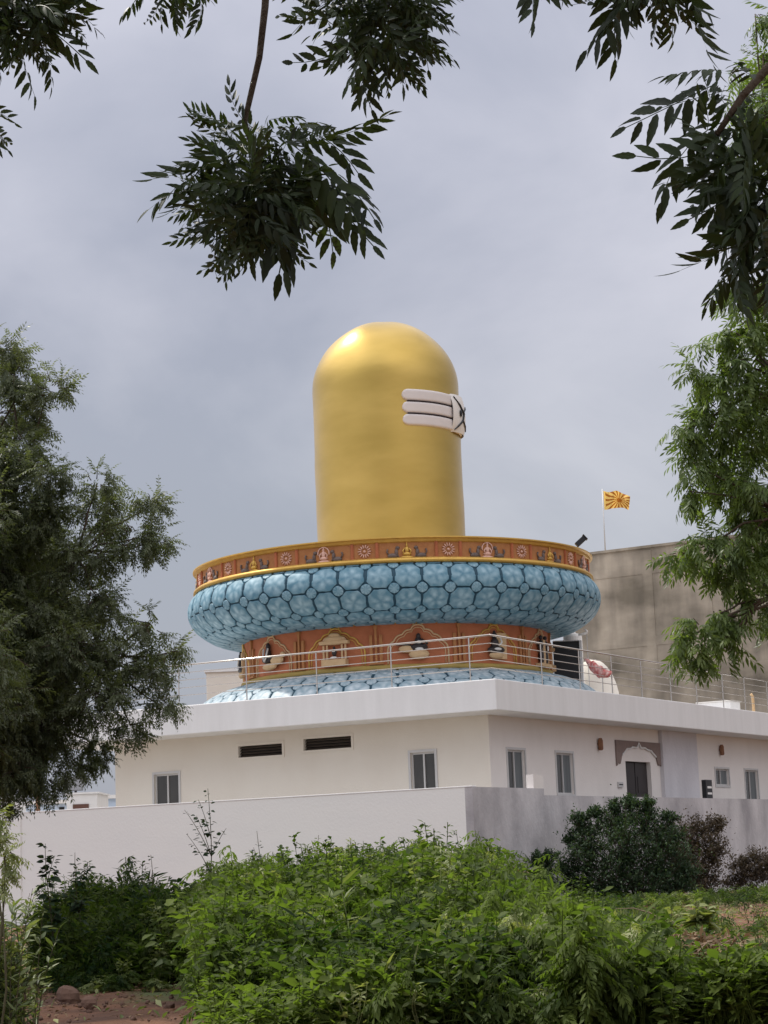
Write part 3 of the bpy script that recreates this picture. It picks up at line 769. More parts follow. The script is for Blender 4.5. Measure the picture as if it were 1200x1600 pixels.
for k in range(-4, 4):
    th = rad(7.7 + 29.4 * k)
    m = MB()
    m.tube([loc(th, x, zn + y, .015, RN) for x, y in LOB], .03, 6)
    m.tube([loc(th, x * .9, zn + y * .93, .01, RN) for x, y in LOB], .016, 5)
    for q in range(5): m.lump(loc(th, (q - 2) * .07, zn + 1.27 + .04 * (2 - abs(q - 2)), .03, RN), *[v * .035 for v in frame_at(th)], ZV * .04, 6, 5)
    m.build('niche_arch', M['goldtrim'] if k % 2 else M['idol_cream'], tower, smooth=True)
    # pilasters between niches
    m = MB(); tp = th + rad(14.7)
    for off, w_, hgt in ((-.16, .05, .95), (.0, .035, 1.2), (.16, .05, .95)):
        q = loc(tp, off, zn + hgt / 2, .03, RN); tt, nn_ = frame_at(tp + off / RN); m.box(q, tt, nn_, ZV, w_, .045, hgt / 2)
    q = loc(tp, 0, zn + 1.2, .04, RN); tt, nn_ = frame_at(tp); m.box(q, tt, nn_, ZV, .06, .05, .06)
    q = loc(tp, 0, zn + .03, .035, RN); m.box(q, tt, nn_, ZV, .23, .056, .03)
    m.build('niche_pilaster', M['terra2'], tower)
    # statue
    t_, n_ = frame_at(th); B_ = loc(th, 0, zn, .10, RN); kind = (k + 8) % 4
    S1 = MB(); S2 = MB(); S3 = MB()
    if kind == 0:      # dark reclining cross legged figure on a cream cushion (k=0)
        S1.lump(B_ + ZV * .50, t_ * .30, n_ * .12, ZV * .13, 14, 7); S1.lump(B_ + ZV * .66, t_ * .13, n_ * .10, ZV * .18, 12, 7)
        S1.lump(B_ + ZV * .86, t_ * .075, n_ * .08, ZV * .09, 10, 7); S1.tube([B_ - t_ * .25 + ZV * .56, B_ - t_ * .5 + ZV * .60, B_ - t_ * .72 + ZV * .58], [.05, .035, .02], 6)
        S1.tube([B_ + t_ * .1 + ZV * .75, B_ + t_ * .28 + ZV * .62, B_ + t_ * .12 + ZV * .52 + n_ * .1], .04, 6)
        S2.lump(B_ + ZV * .28, t_ * .34, n_ * .12, ZV * .17, 12, 6); S2.lump(B_ - t_ * .38 + ZV * .45, t_ * .28, n_ * .07, ZV * .12, 12, 6)
        S3.lump(B_ + ZV * .66 + n_ * .09, t_ * .09, n_ * .05, ZV * .05, 10, 5); S3.lump(B_ + ZV * .44 + n_ * .1, t_ * .14, n_ * .06, ZV * .05, 10, 5)
    elif kind == 1:    # dark seated figure beside a grey stone
        S1.lump(B_ + ZV * .42, t_ * .36, n_ * .12, ZV * .13, 14, 7); S1.lump(B_ + ZV * .62 - t_ * .04, t_ * .15, n_ * .1, ZV * .2, 12, 7)
        S1.lump(B_ + ZV * .88 - t_ * .05, t_ * .10, n_ * .08, ZV * .1, 10, 7); S1.lump(B_ + ZV * .99 - t_ * .05, t_ * .05, n_ * .05, ZV * .06, 8, 6)
        S2.box(B_ + ZV * .55 + t_ * .24 - n_ * .04, t_, n_, ZV, .2, .05, .42); S2.lump(B_ + ZV * .24, t_ * .3, n_ * .1, ZV * .12, 12, 6)
        S3.lump(B_ + ZV * .44 + n_ * .1, t_ * .16, n_ * .05, ZV * .05, 10, 5)
        S3.tube([B_ + ZV * .8 + t_ * .12 + n_ * .1, B_ + ZV * .66 + t_ * .16 + n_ * .12, B_ + ZV * .55 + t_ * .02 + n_ * .13], .03, 6)
    elif kind == 2:    # standing pair
        for sg in (-1, 1):
            o_ = B_ + t_ * sg * .22
            S1.lump(o_ + ZV * .32, t_ * .10, n_ * .09, ZV * .26, 10, 7); S1.lump(o_ + ZV * .72, t_ * .12, n_ * .09, ZV * .18, 10, 7)
            S1.lump(o_ + ZV * .97, t_ * .07, n_ * .07, ZV * .08, 9, 6)
            S1.tube([o_ + ZV * .82 + t_ * sg * .1, o_ + ZV * .62 + t_ * sg * .2, o_ + ZV * .5 + t_ * sg * .12 + n_ * .08], .03, 6)
        S2.box(B_ + ZV * .05, t_, n_, ZV, .5, .12, .05); S2.box(B_ + ZV * .5, t_, n_, ZV, .1, .05, .4)
        S3.lump(B_ + ZV * .62 + t_ * .2 + n_ * .1, t_ * .06, n_ * .03, ZV * .1, 8, 5)
    else:              # small idol in a golden shrine (k=-1)
        S1.lump(B_ + ZV * .46 + n_ * .03, t_ * .09, n_ * .06, ZV * .12, 10, 6); S1.lump(B_ + ZV * .60 + n_ * .03, t_ * .05, n_ * .05, ZV * .06, 8, 6)
        for sg in (-1, 1):
            for o_ in (.26, .38): S2.tube([B_ + t_ * sg * o_ + ZV * .05, B_ + t_ * sg * o_ + ZV * .72], .035, 8)
        S2.box(B_ + ZV * .78, t_, n_, ZV, .5, .10, .05); S2.lump(B_ + ZV * .86, t_ * .42, n_ * .1, ZV * .16, 14, 6); S2.lump(B_ + ZV * 1.02, t_ * .2, n_ * .08, ZV * .08, 10, 6)
        S2.box(B_ + ZV * .14, t_, n_, ZV, .42, .13, .1)
        S3.lump(B_ + ZV * .5 + n_ * .09, t_ * .05, n_ * .02, ZV * .02, 8, 5); S3.lump(B_ + ZV * .3 + n_ * .1, t_ * .12, n_ * .03, ZV * .04, 8, 5)
    if k == -2:
        S1 = MB(); S2 = MB(); S3 = MB()                 # beaded figure with a cream cow beside it
        S1.lump(B_ + ZV * .48 - t_ * .1, t_ * .28, n_ * .12, ZV * .12, 14, 7); S1.lump(B_ + ZV * .68 - t_ * .08, t_ * .11, n_ * .1, ZV * .22, 12, 7)
        S1.lump(B_ + ZV * .92 - t_ * .06, t_ * .08, n_ * .08, ZV * .12, 10, 7)
        S2.lump(B_ + ZV * .42 + t_ * .42, t_ * .34, n_ * .12, ZV * .15, 12, 7); S2.lump(B_ + ZV * .58 + t_ * .74, t_ * .12, n_ * .08, ZV * .1, 10, 6)
        S2.lump(B_ + ZV * .25, t_ * .4, n_ * .1, ZV * .12, 12, 6)
        S3.tube([B_ - t_ * .2 + ZV * .85 + n_ * .08, B_ - t_ * .17 + ZV * .55 + n_ * .14, B_ - t_ * .08 + ZV * .42 + n_ * .15, B_ + ZV * .55 + n_ * .14, B_ + t_ * .04 + ZV * .85 + n_ * .08], .03, 6)
    st = S1.build('niche_statue', M['idol_dark'], tower, smooth=True)
    S2.build('pedestal', M['idol_cream'], st, smooth=(kind in (0,))); S3.build('garland', M['idol_white'], st, smooth=True)

# floodlight on the rim
p = at(901, 858, 66.5); p = cyl(rad(66), RA - .1, zA + .02)
fl = thing('floodlight', 'black floodlight tilted up on the right rim of the blue bowl', 'floodlight', p)
m = MB(); ax = Vector((.75, .1, .65)).normalized(); sx = Vector((0, 1, 0)); ay = ax.cross(sx).normalized()
m.box(p + Vector((.12, 0, .24)), ax, sx, ay, .2, .12, .085); m.box(p + Vector((.12, 0, .24)) + ax * .2, ax, sx, ay, .02, .15, .11); m.build('lamp_head', M['black'], fl, bevel=.01)
m = MB(); m.tube([p, p + Vector((.03, 0, .12)), p + Vector((.1, 0, .22))], .02, 6); m.box(p + ZV * .01, (1, 0, 0), (0, 1, 0), ZV, .08, .06, .01); m.build('bracket', M['black'], fl)

# ------------------------------------------------------------------ things on the terrace
pt_ = at(887, 1040, 71.5)
bx = thing('display_board', 'tall black display board with pale edge right of the tower drum', 'board', (pt_.x, pt_.y, ZT))
zt_ = at(887, 1003, 71.5).z; hw = 21.5 / pxm(71.5)
m = MB(); m.aabox(pt_.x - hw, pt_.x + hw - .06, 71.35, 71.6, ZT, zt_); m.build('panel', M['black'], bx, bevel=.02)
m = MB(); m.aabox(pt_.x + hw - .055, pt_.x + hw + .03, 71.3, 71.65, ZT, zt_ + .02); m.aabox(pt_.x - hw, pt_.x + hw - .06, 71.3, 71.62, zt_ + .003, zt_ + .04); m.build('edge_trim', M['frame'], bx)
q = at(896, 998, 73); z_ = at(896, 988, 73).z
wb = thing('water_tank', 'small white tank standing behind the black display board', 'tank', (q.x, q.y, ZT))
m = MB(); m.lathe(q.x, q.y + .3, [(.001, z_ + .1), (.1, z_ + .1), (.12, z_), (.3, z_ - .06), (.34, z_ - .14), (.34, ZT + .02), (.001, ZT + .02)], 24); m.build('tank_body', M['idol_white'], wb, smooth=False)
q = at(911, 989, 68.5)
lh = thing('street_lamp', 'white curved lamp head on a thin pole above the display board', 'lamp', (q.x + .1, q.y, ZT))
m = MB(); m.tube([(q.x + .12, q.y, ZT), (q.x + .12, q.y, q.z + .02)], .012, 8); m.build('pole', M['frame'], lh)
m = MB(); m.tube([(q.x - .16, q.y, q.z - .06), (q.x, q.y, q.z - .04), (q.x + .12, q.y, q.z), (q.x + .13, q.y, q.z + .06), (q.x + .06, q.y, q.z + .13)], [.03, .045, .045, .04, .02], 8); m.build('lamp_head', M['idol_white'], lh, smooth=True)
# cream rounded shrine
q = at(927, 1060, 75); zt_ = at(927, 1030, 75).z; R_ = 40 / pxm(75)
sh = thing('dome_shrine', 'cream round topped little shrine behind the railing right of the tower', 'shrine', (q.x, 75, ZT))
pr = [(R_ * 1.02, ZT), (R_, ZT + .15)] + [(R_ * math.cos(a), ZT + .15 + (zt_ - ZT - .15) * math.sin(a)) for a in np.linspace(.1, 1.55, 14)]
m = MB(); m.lathe(q.x, 75, pr, 48); m.build('dome', M['cream'], sh, smooth=True)
m = MB(); m.lathe(q.x, 75, [(R_ * 1.06, ZT), (R_ * 1.06, ZT + .1), (R_ * 1.0, ZT + .12)], 48); m.build('plinth', M['white_clean'], sh)
# garlanded umbrella leaning on its pole
q = at(942, 1076, 66.5)
um = thing('cloth_umbrella', 'folded red and white cloth umbrella on a thin pole beside the railing', 'umbrella', (q.x, q.y, ZT))
m = MB(); tp_ = at(941, 1050, 66.5); m.tube([(q.x, q.y, ZT), tp_], .02, 6); m.build('pole', M['steel'], um)
m = MB(); A_ = at(914, 1032, 66.5); Bq = at(955, 1052, 66.5); cq = at(939, 1056, 66.5)
for k in range(9):
    u = k / 8; e0 = A_.lerp(Bq, u) + Vector((random.uniform(-.05, .05), random.uniform(-.2, .2), random.uniform(-.04, .1)))
    midp = e0.lerp(cq, .5) + Vector((random.uniform(-.06, .06), random.uniform(-.1, .1), .07 * math.sin(math.pi * u)))
    m.tube([e0, midp, cq + Vector((random.uniform(-.05, .05), 0, random.uniform(-.05, .05)))], [.05, .13, .07], 7)
m.build('canopy', M['redcloth'], um, smooth=True)

# small things on the right part of the roof
q0 = onplane(1105, 1100, C0 + AV * 2.5, AV); q1 = onplane(1145, 1098, C0 + AV * 2.5, AV)
rc = thing('roof_hatch', 'low white masonry hatch on the roof behind the railing at right', 'hatch', (q0.x, q0.y, ZT))
c = at(1123, 1101, 88); m = MB(); c.z = (ZT + at(1140, 1097.5, 88).z) / 2
hh = at(1140, 1097.5, 88).z - ZT
m.box(Vector((c.x, c.y, ZT + hh / 2)), AV, BV, ZV, .75, .6, hh / 2); m.build('curb', M['white_clean'], rc, bevel=.02)
m = MB(); m.box(Vector((c.x, c.y, ZT + hh + .02)), AV, BV, ZV, .8, .65, .019); m.build('lid', M['idol_white'], rc)
q = at(1178, 1113, 80)
pp = thing('vent_pipe', 'thin cream vent pipe with bent top standing on the roof at right', 'pipe', (q.x, q.y, ZT))
m = MB(); q2 = at(1176, 1088, 80); q3 = at(1173, 1084, 80); m.tube([(q.x, 80, ZT - .05), (q2.x, 80, q2.z), (q3.x, 80, q3.z)], [.06, .055, .05], 8); m.build('pipe', M['idol_cream'], pp, smooth=True)

# ------------------------------------------------------------------ concrete hall behind, with its flag
ca = Vector((-math.cos(rad(30.8)), math.sin(rad(30.8)), 0)); cb = Vector((math.sin(rad(30.8)), math.cos(rad(30.8)), 0))
K0 = at(980, 860, 98); KZ = K0.z; K0.z = 0
hall = thing('concrete_hall', 'tall unpainted concrete hall behind the tower on the right', 'building', K0)
sL = (onplane(884, 900, K0, cb) - K0).dot(ca); sR = -14.0
m = MB(); c = K0 + ca * ((sL + sR) / 2) + cb * 11; c.z = KZ / 2
m.box(c, ca, cb, ZV, (sL - sR) / 2, 11, KZ / 2); m.build('wall', M['concrete'], hall)
def kband(name, s0, s1, z0, z1, o, mt):
    m = MB(); c = K0 + ca * ((s0 + s1) / 2) - cb * (o / 2); c.z = (z0 + z1) / 2
    m.box(c, ca, cb, ZV, abs(s1 - s0) / 2, o / 2 - .002, (z1 - z0) / 2); return m.build(name, mt, hall)
m = MB(); c = K0 + ca * ((sL + sR) / 2) + cb * 11; c.z = KZ + .06; m.box(c, ca, cb, ZV, (sL - sR) / 2 + .1, 11.1, .06); m.build('roof_edge', M['concrete'], hall)
for y_ in (893, 1005):
    zz = onplane(980, y_, K0, cb).z; kband('beam', sL, sR, zz - .22, zz + .22, .025, M['concrete'])
zz = onplane(1180, 1028, K0, cb).z
for x_ in (1015, 1106, 1190):
    ss = (onplane(x_, 950, K0, cb) - K0).dot(ca); kband('column', ss - .25, ss + .25, 0, KZ - .1, .03, M['concrete'])
kband('lower_plinth', sL, sR, 0, zz - .15, .12, M['concrete'])
# flag
fb = onplane(946, 866, K0 + cb * .5, cb); ft = at(941, 764, fb.y)
flag = thing('flag', 'yellow flag with orange sunburst flying from a thin pole on the concrete hall', 'flag', (fb.x, fb.y, KZ))
m = MB(); m.tube([(fb.x, fb.y, KZ - .1), (ft.x, fb.y, ft.z)], [.035, .02], 8); m.build('pole', M['frame'], flag, smooth=True)
k_ = 1 / pxm(fb.y); fx0 = ft.x + .05; fz0 = ft.z - 3 * k_
wf, hf = 41 * k_, 29 * k_; V = []; UV = []; Fq = []; nu_, nv_ = 40, 24
for j in range(nv_ + 1):
    for i in range(nu_ + 1):
        u, v = i / nu_, j / nv_
        top = -.10 * u - .62 * max(0, u - .45) ** 1.3; bot = -1 - .03 * u
        z = fz0 + hf * (top + (bot - top) * v)
        z += -.05 * math.sin(u * 7 + v)
        V.append((fx0 + wf * u * (1 - .05 * v), fb.y + .17 * math.sin(u * 11 + v * 2.5) * (.3 + u), z)); UV.append((u, v))
for j in range(nv_):
    for i in range(nu_): a = j * (nu_ + 1) + i; Fq.append((a, a + 1, a + nu_ + 2, a + nu_ + 1))
me = bpy.data.meshes.new('cloth'); me.from_pydata(V, [], Fq); uvl = me.uv_layers.new(name='UVMap')
for lp_ in me.loops: uvl.data[lp_.index].uv = UV[lp_.vertex_index]
me.polygons.foreach_set('use_smooth', [True] * len(me.polygons))
g = bpy.data.materials.new('sunburst_cloth'); g.use_nodes = True; t = g.node_tree; b = t.nodes['Principled BSDF']
uvn = t.nodes.new('ShaderNodeUVMap'); sp = t.nodes.new('ShaderNodeSeparateXYZ'); t.links.new(uvn.outputs[0], sp.inputs[0])
def mth(op, a, b2=None, c2=None):
    n = t.nodes.new('ShaderNodeMath'); n.operation = op
    for i, q in enumerate((a, b2, c2)):
        if q is None: continue
        if isinstance(q, (int, float)): n.inputs[i].default_value = q
        else: t.links.new(q, n.inputs[i])
    return n.outputs[0]
du = mth('MULTIPLY', mth('SUBTRACT', sp.outputs[0], .62), 1.35); dv = mth('SUBTRACT', sp.outputs[1], .52)
an = mth('ARCTAN2', dv, du); rd = mth('SQRT', mth('ADD', mth('MULTIPLY', du, du), mth('MULTIPLY', dv, dv)))
rays = mth('SINE', mth('MULTIPLY', an, 16)); thr = mth('MULTIPLY_ADD', rd, .9, -.35)
isr = mth('GREATER_THAN', rays, mth('MULTIPLY', thr, .6)); ctr = mth('LESS_THAN', rd, .13)
edge = mth('LESS_THAN', sp.outputs[0], .07)
msk = mth('MAXIMUM', mth('MULTIPLY', isr, mth('SUBTRACT', 1, edge)), ctr)
mx = t.nodes.new('ShaderNodeMix'); mx.data_type = 'RGBA'; mx.inputs[6].default_value = (.85, .58, .16, 1); mx.inputs[7].default_value = (.40, .13, .01, 1)
t.links.new(msk, mx.inputs[0]); t.links.new(mx.outputs[2], b.inputs['Base Color']); b.inputs['Roughness'].default_value = .8
tr = t.nodes.new('ShaderNodeBsdfTranslucent'); t.links.new(mx.outputs[2], tr.inputs[0]); ms = t.nodes.new('ShaderNodeMixShader'); ms.inputs[0].default_value = .4
t.links.new(b.outputs[0], ms.inputs[1]); t.links.new(tr.outputs[0], ms.inputs[2]); t.links.new(ms.outputs[0], t.nodes['Material Output'].inputs[0])
link('cloth', me, g, flag)

# ------------------------------------------------------------------ low buildings beyond the left end
def block(name, label, cat, x0, x1, ytop, Y, depth, mt, ybot=None, bev=.02):
    a = at(x0, ytop, Y); b_ = at(x1, ytop, Y); zt = (a.z + b_.z) / 2
    t_ = thing(name, label, cat, ((a.x + b_.x) / 2, Y, 0))
    m = MB(); m.aabox(a.x, b_.x, Y, Y + depth, 0, zt); m.build('wall', mt, t_, bevel=bev)
    return t_, a.x, b_.x, zt
t_, xa, xb, zt = block('outbuilding', 'small white outbuilding with brown shutter beyond the left end of the compound wall', 'building', 104, 152, 1241, 78, 3, M['white_clean'])
w0 = at(114, 1257, 78); w1 = at(139, 1268, 78)
m = MB(); m.aabox(w0.x, w1.x, 77.96, 77.998, w1.z - .3, w0.z); f_ = m.build('shutter', M['brownwood'], t_)
m = MB(); m.aabox(xa - .06, xb + .06, 77.94, 81.06, zt + .002, zt + .07); m.build('roof', M['white_clean'], t_)
w0 = at(92, 1254, 77.9); w1 = at(101, 1268, 77.9)
sp_ = at(117, 1238, 79); so = thing('solar_panel', 'grey tilted solar panel on a post above the white outbuilding', 'solar panel', (sp_.x, 79, zt))
m = MB(); hw = 15 / pxm(79)
m.box(Vector((sp_.x - .05, 79.3, sp_.z + .35)), (1, 0, 0), Vector((0, .75, .66)), Vector((0, -.66, .75)), hw, .42, .025); m.build('panel', M['panel'], so)
m = MB(); m.tube([(sp_.x, 79.2, zt + .07), (sp_.x, 79.2, sp_.z + .3)], .05, 8); m.build('post', M['black'], so)
t_, xa, xb, zt = block('low_blue_building', 'pale blue low building between the outbuilding and the house corner', 'building', 140, 205, 1248, 88, 6, M['paleblue'])
m = MB(); m.aabox(xa - .1, xb + .1, 87.85, 94.1, zt + .002, zt + .16); m.build('roof', M['idol_white'], t_)
t_, xa, xb, zt = block('low_shed', 'low pale shed with white roof edge left of the outbuilding', 'building', 20, 103, 1257, 84, 4, M['paleblue'])
m = MB(); m.aabox(xa - .1, xb + .1, 83.85, 88.1, zt + .002, zt + .14); m.build('roof', M['idol_white'], t_)
m = MB(); w0 = at(92, 1259, 83.9); w1 = at(100, 1270, 83.9); m.aabox(w0.x, w1.x, 83.95, 83.998, w1.z - .4, w0.z - .05); m.build('door', M['dark'], t_)
p0 = at(59, 1275, 66); p1 = at(59, 1214, 66)
ip = thing('iron_pole', 'rusty brown iron pole rising behind the left end of the compound wall', 'pole', (p0.x, 66, 0))
m = MB(); m.tube([(p0.x, 66, 0), (p1.x, 66, p1.z)], .07, 10); m.build('shaft', M['rust'], ip, smooth=True)
m = MB(); m.box((p1.x, 66, p1.z - .03), (1, 0, 0), (0, 1, 0), ZV, .13, .13, .03); m.tube([(p0.x, 66, p0.z - .3), (p0.x, 66, p0.z - .2)], .095, 10); m.build('collar', M['rust'], ip)
t_, xa, xb, zt = block('far_building', 'pale cream building far behind the railing left of the drum', 'building', 322, 420, 1049, 112, 8, M['cream'])
m = MB(); m.aabox(xa - .1, xb + .1, 111.9, 120.1, zt + .002, zt + .15); m.build('roof', M['white_clean'], t_)

# ------------------------------------------------------------------ leaves
def leaf_blade(L, Wd, seg=3, curve=0., fold=.25, serr=0.):
    """one leaf along +X, flat in XY, midrib at the centre; returns verts, quads"""
    V = []; Q = []
    for i in range(seg + 1):
        u = i / seg; w = Wd * .5 * (math.sin(math.pi * min(1, u ** .75 * .97 + .03)) ** .8) if 0 < i < seg else Wd * (.03 if i == seg else .06)
        if serr and 0 < i < seg: w *= (1 + serr * (1 if i % 2 else -1))
        cy = curve * L * u * u; x = L * u; dz = -.12 * L * u * u
        V += [(x, cy + w, dz + fold * w), (x, cy, dz), (x, cy - w, dz + fold * w)]
    for i in range(seg):
        k = i * 3; Q += [(k, k + 1, k + 4, k + 3), (k + 1, k + 2, k + 5, k + 4)]
    return np.array(V), np.array(Q)
def diamond(L, Wd):
    return np.array([(0, 0, 0), (L * .42, Wd / 2, .10 * Wd), (L, 0, -.12 * L), (L * .42, -Wd / 2, .10 * Wd)]), np.array([(0, 3, 2, 1)])
def rotm(d, up):
    """frame with X along d"""
    d = d / np.linalg.norm(d, axis=-1, keepdims=True)
    y = np.cross(up, d); y /= np.linalg.norm(y, axis=-1, keepdims=True) + 1e-9
    z = np.cross(d, y); return np.stack([d, y, z], -1)
def place(T, Q, P, D, U, S, tint):
    """copies of template (T,Q) at points P along D with up U, scale S"""
    R = rotm(D, U); V = P[:, None, :] + S[:, None, None] * np.einsum('nij,kj->nki', R, T)
    n, k = V.shape[:2]; Fc = Q[None] + (np.arange(n) * k)[:, None, None]
    return V.reshape(-1, 3), Fc.reshape(-1, Q.shape[1]), np.repeat(tint, k)
def merge(parts):
    V = []; Fc = []; Tn = []; o = 0
    for v, f, t_ in parts:
        V.append(v); Fc.append(f + o); Tn.append(t_); o += len(v)
    return np.concatenate(V), np.concatenate(Fc), np.concatenate(Tn)
def compound(pairs, L, leafL, detail, rng, droop=.18, bend=0., wide=.25):
    """a pinnate neem leaf along +X"""
    parts = []
    rib = []
    for i in range(pairs + 1):
        u = (i + .8) / (pairs + .8); x = L * u * (1 - .35 * abs(bend) * u); z = -droop * L * u * u; yb = bend * L * u * u; tb = 2 * bend * u
        rib.append((x, yb, z))
        sides = (1, -1) if i < pairs else (0,)
        for sd_ in sides:
            a = rad(58 - 22 * u + rng.uniform(-15, 15)) * sd_
            a += math.atan(tb) if detail else 0
            l = leafL * (.75 + .45 * math.sin(math.pi * (.15 + .75 * u))) * rng.uniform(.85, 1.15)
            if detail == 0: T, Q = diamond(l, l * .36)
            elif detail == 1: T, Q = leaf_blade(l, l * .27, 3, .12 * -sd_, .2)
            else: T, Q = leaf_blade(l, l * wide, 9, .16 * -sd_, .25, .07)
            d = np.array([[math.cos(a), math.sin(a), -.1 - .75 * rng.random() - droop * u]])
            v, f, t_ = place(T, Q, np.array([[x, yb + .004 * sd_, z]]), d, np.array([[rng.uniform(-.3, .3), rng.uniform(-.3, .3), 1.]]), np.array([1.]), np.array([rng.random() * .35]))
            parts.append((v, f, t_))
    # the rib as two thin crossed strips
    w = L * (.006 if detail else .010); rb = [(0, 0, 0)] + rib
    v = []; f = []
    for p in rb: v += [(p[0], p[1] - w, p[2]), (p[0], p[1] + w, p[2])]
    for i in range(len(rb) - 1): f.append((2 * i, 2 * i + 1, 2 * i + 3, 2 * i + 2))
    parts.append((np.array(v, float), np.array(f), np.full(len(v), .3)))
    return merge(parts)
def scatter_compounds(temps, P, D, U, S, tint, rng):
    parts = []; idx = rng.integers(0, len(temps), len(P))
    for k, (T, Q, t0) in enumerate(temps):
        m_ = idx == k
        if m_.any():
            v, f, t_ = place(T, Q, P[m_], D[m_], U[m_], S[m_], tint[m_]); parts.append((v, f, np.clip(t_ + np.tile(t0, m_.sum()), 0, 1)))
    return merge(parts)
def unit(v): return v / (np.linalg.norm(v, axis=-1, keepdims=True) + 1e-9)
def A3(v): return np.array([v[0], v[1], v[2]], float)

def limb(mb, a, b, r0, r1, rng, n=7, sag=.0, jit=.06):
    a = A3(a); b = A3(b); L = np.linalg.norm(b - a); pts = []; rs = []
    off = rng.normal(0, jit * L, (n, 3)); 
    for i in range(n):
        u = i / (n - 1); w = math.sin(math.pi * u)
        pts.append(Vector(a + (b - a) * u + off[i] * w * .5 + np.array([0, 0, sag * L * w]))); rs.append(r0 + (r1 - r0) * u)
    mb.tube(pts, rs, 8); return pts

def neem_clumps(clumps, Lc, dens, detail, rng, tw, wrad=.006, hang=.5, pairs=(5, 6, 7), leafL=.062, temps=None):
    """clumps: (centre, (rx,ry,rz)). Leaves hang in sprays from many short twigs. Adds twigs to tw"""
    temps = temps or [compound(int(rng.choice(pairs)), Lc, leafL, detail, rng) for _ in range(7)]
    Ps = []; Ds = []; Ts = []
    for c, r in clumps:
        c = A3(c); r = np.array(r); vol = r[0] * r[1] * r[2]
        ntw = max(3, int(dens * (vol ** (2 / 3))))
        for _ in range(ntw):
            d = unit(rng.normal(size=3)); q = d * rng.uniform(.2, 1.25) ** .6
            tip = c + q * r; inner = c + q * r * .45 + rng.normal(0, .08, 3) * r
            tdir = unit(tip - inner + np.array([0, 0, -.05]))
            tw.tube([Vector(inner), Vector((inner + tip) / 2 + rng.normal(0, .03, 3) * r), Vector(tip)], [wrad * 1.5, wrad, wrad * .6], 4, cap=False)
            nl = int(rng.integers(6, 10)); tn = rng.random() * .45 + .2 * (q[2] > 0)  # upper twigs get a lighter tint, put in as sunlit tops
            for j in range(nl):
                u = .35 + .65 * (j / nl); p = inner + (tip - inner) * u
                a = rng.normal(size=3); a = unit(a - tdir * a.dot(tdir))
                dd = unit(tdir * rng.uniform(.3, 1.1) + a * 1.0 + np.array([0, 0, -hang * rng.uniform(.4, 1.4)]))
                Ps.append(p); Ds.append(dd); Ts.append(tn + rng.random() * .25)
    P = np.array(Ps); D = np.array(Ds); n = len(P)
    U = np.array([0, 0, 1.]) + rng.normal(0, .45, (n, 3))
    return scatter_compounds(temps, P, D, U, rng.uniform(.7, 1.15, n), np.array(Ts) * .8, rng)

# ---- the big neem at the left edge
rng = np.random.default_rng(11)
YL = 31.0
def clump(px, py, r, Y, squash=.85, depth=1.0):
    k = Y / F; c = at(px, py, Y); return (c, (r * k, r * k * depth, r * k * squash))
LC = [(5, 545, 42, .2), (22, 585, 40, 0), (80, 612, 42, 0), (55, 650, 34, .3), (-10, 640, 70, .5), (35, 705, 60, 0), (75, 745, 48, -.3),
      (-30, 760, 95, 0), (70, 800, 60, 0), (152, 755, 36, 0), (165, 800, 48, .4), (235, 790, 34, 0), (215, 840, 48, -.2), (250, 845, 30, 0),
      (130, 870, 66, 0), (20, 880, 100, .6), (150, 930, 42, -.3), (60, 960, 90, 0), (175, 975, 34, .3), (235, 975, 30, 0), (110, 1010, 76, -.4),
      (190, 1035, 52, 0), (262, 1020, 34, .2), (240, 1060, 34, 0), (255, 1105, 28, 0), (150, 1090, 60, -.3), (20, 1060, 100, .3), (205, 1135, 34, 0),
      (70, 1130, 75, 0), (150, 1165, 34, .2), (112, 1200, 34, 0), (30, 1190, 62, -.2), (70, 1215, 38, 0), (-30, 1000, 130, .8), (-60, 860, 120, .8), (-40, 1180, 90, .5), (15, 1245, 26, 0)]
LCL = [clump(x, y, r * .88, YL + d * 1.3, .85, 1.25) for x, y, r, d in LC]
for _ in range(7):  # hidden clumps behind the crown, added to shade the thicket
    LCL.append(clump(rng.uniform(-110, 90), rng.uniform(760, 1150), 95, YL + rng.uniform(1.8, 5.0), .85, 1.1))
# unseen crown beyond the left edge, thickened to shade the lower left
for _ in range(52):
    LCL.append((Vector((rng.uniform(-9.2, -5.9), rng.uniform(25.5, 34.0), rng.uniform(3.6, 7.4))), (1.2, 1.2, 1.0)))
base = Vector((at(-150, 1400, YL + .6).x, YL + .6, 0))
lt = thing('neem_tree', 'large dark neem tree with feathery foliage at the left edge', 'tree', base)
m = MB(); crotch = base + Vector((.15, 0, 2.9))
limb(m, base + Vector((0, 0, -.1)), crotch, .24, .17, rng, 6)
m.build('trunk', M['bark'], lt, smooth=True)
m = MB(); tw = MB(); hubs = [(-40, 1000), (60, 960), (20, 780), (120, 870), (60, 1120), (150, 1040), (-50, 850)]
hp = []
for hx, hy in hubs:
    p = at(hx, hy, YL + rng.uniform(-.3, .5)); limb(m, crotch, p, .10, .03, rng, 7, .03); hp.append(p)
for c, r in LCL:
    h = min(hp, key=lambda q: (q - Vector(c)).length); limb(m, h, c, .024, .009, rng, 6, .03)
v, f, t_ = neem_clumps(LCL, .31, 170, 0, rng, tw, hang=.4, leafL=.062, pairs=(4, 5, 6))
m.v, kk = m.v + tw.v, len(m.v); m.f += [tuple(i + kk for i in q) for q in tw.f]
m.build('limb', M['bark'], lt, smooth=True)
np_mesh('crown', v, f, M['leaf_left'], lt, t_); print('left tree leaves', len(f))
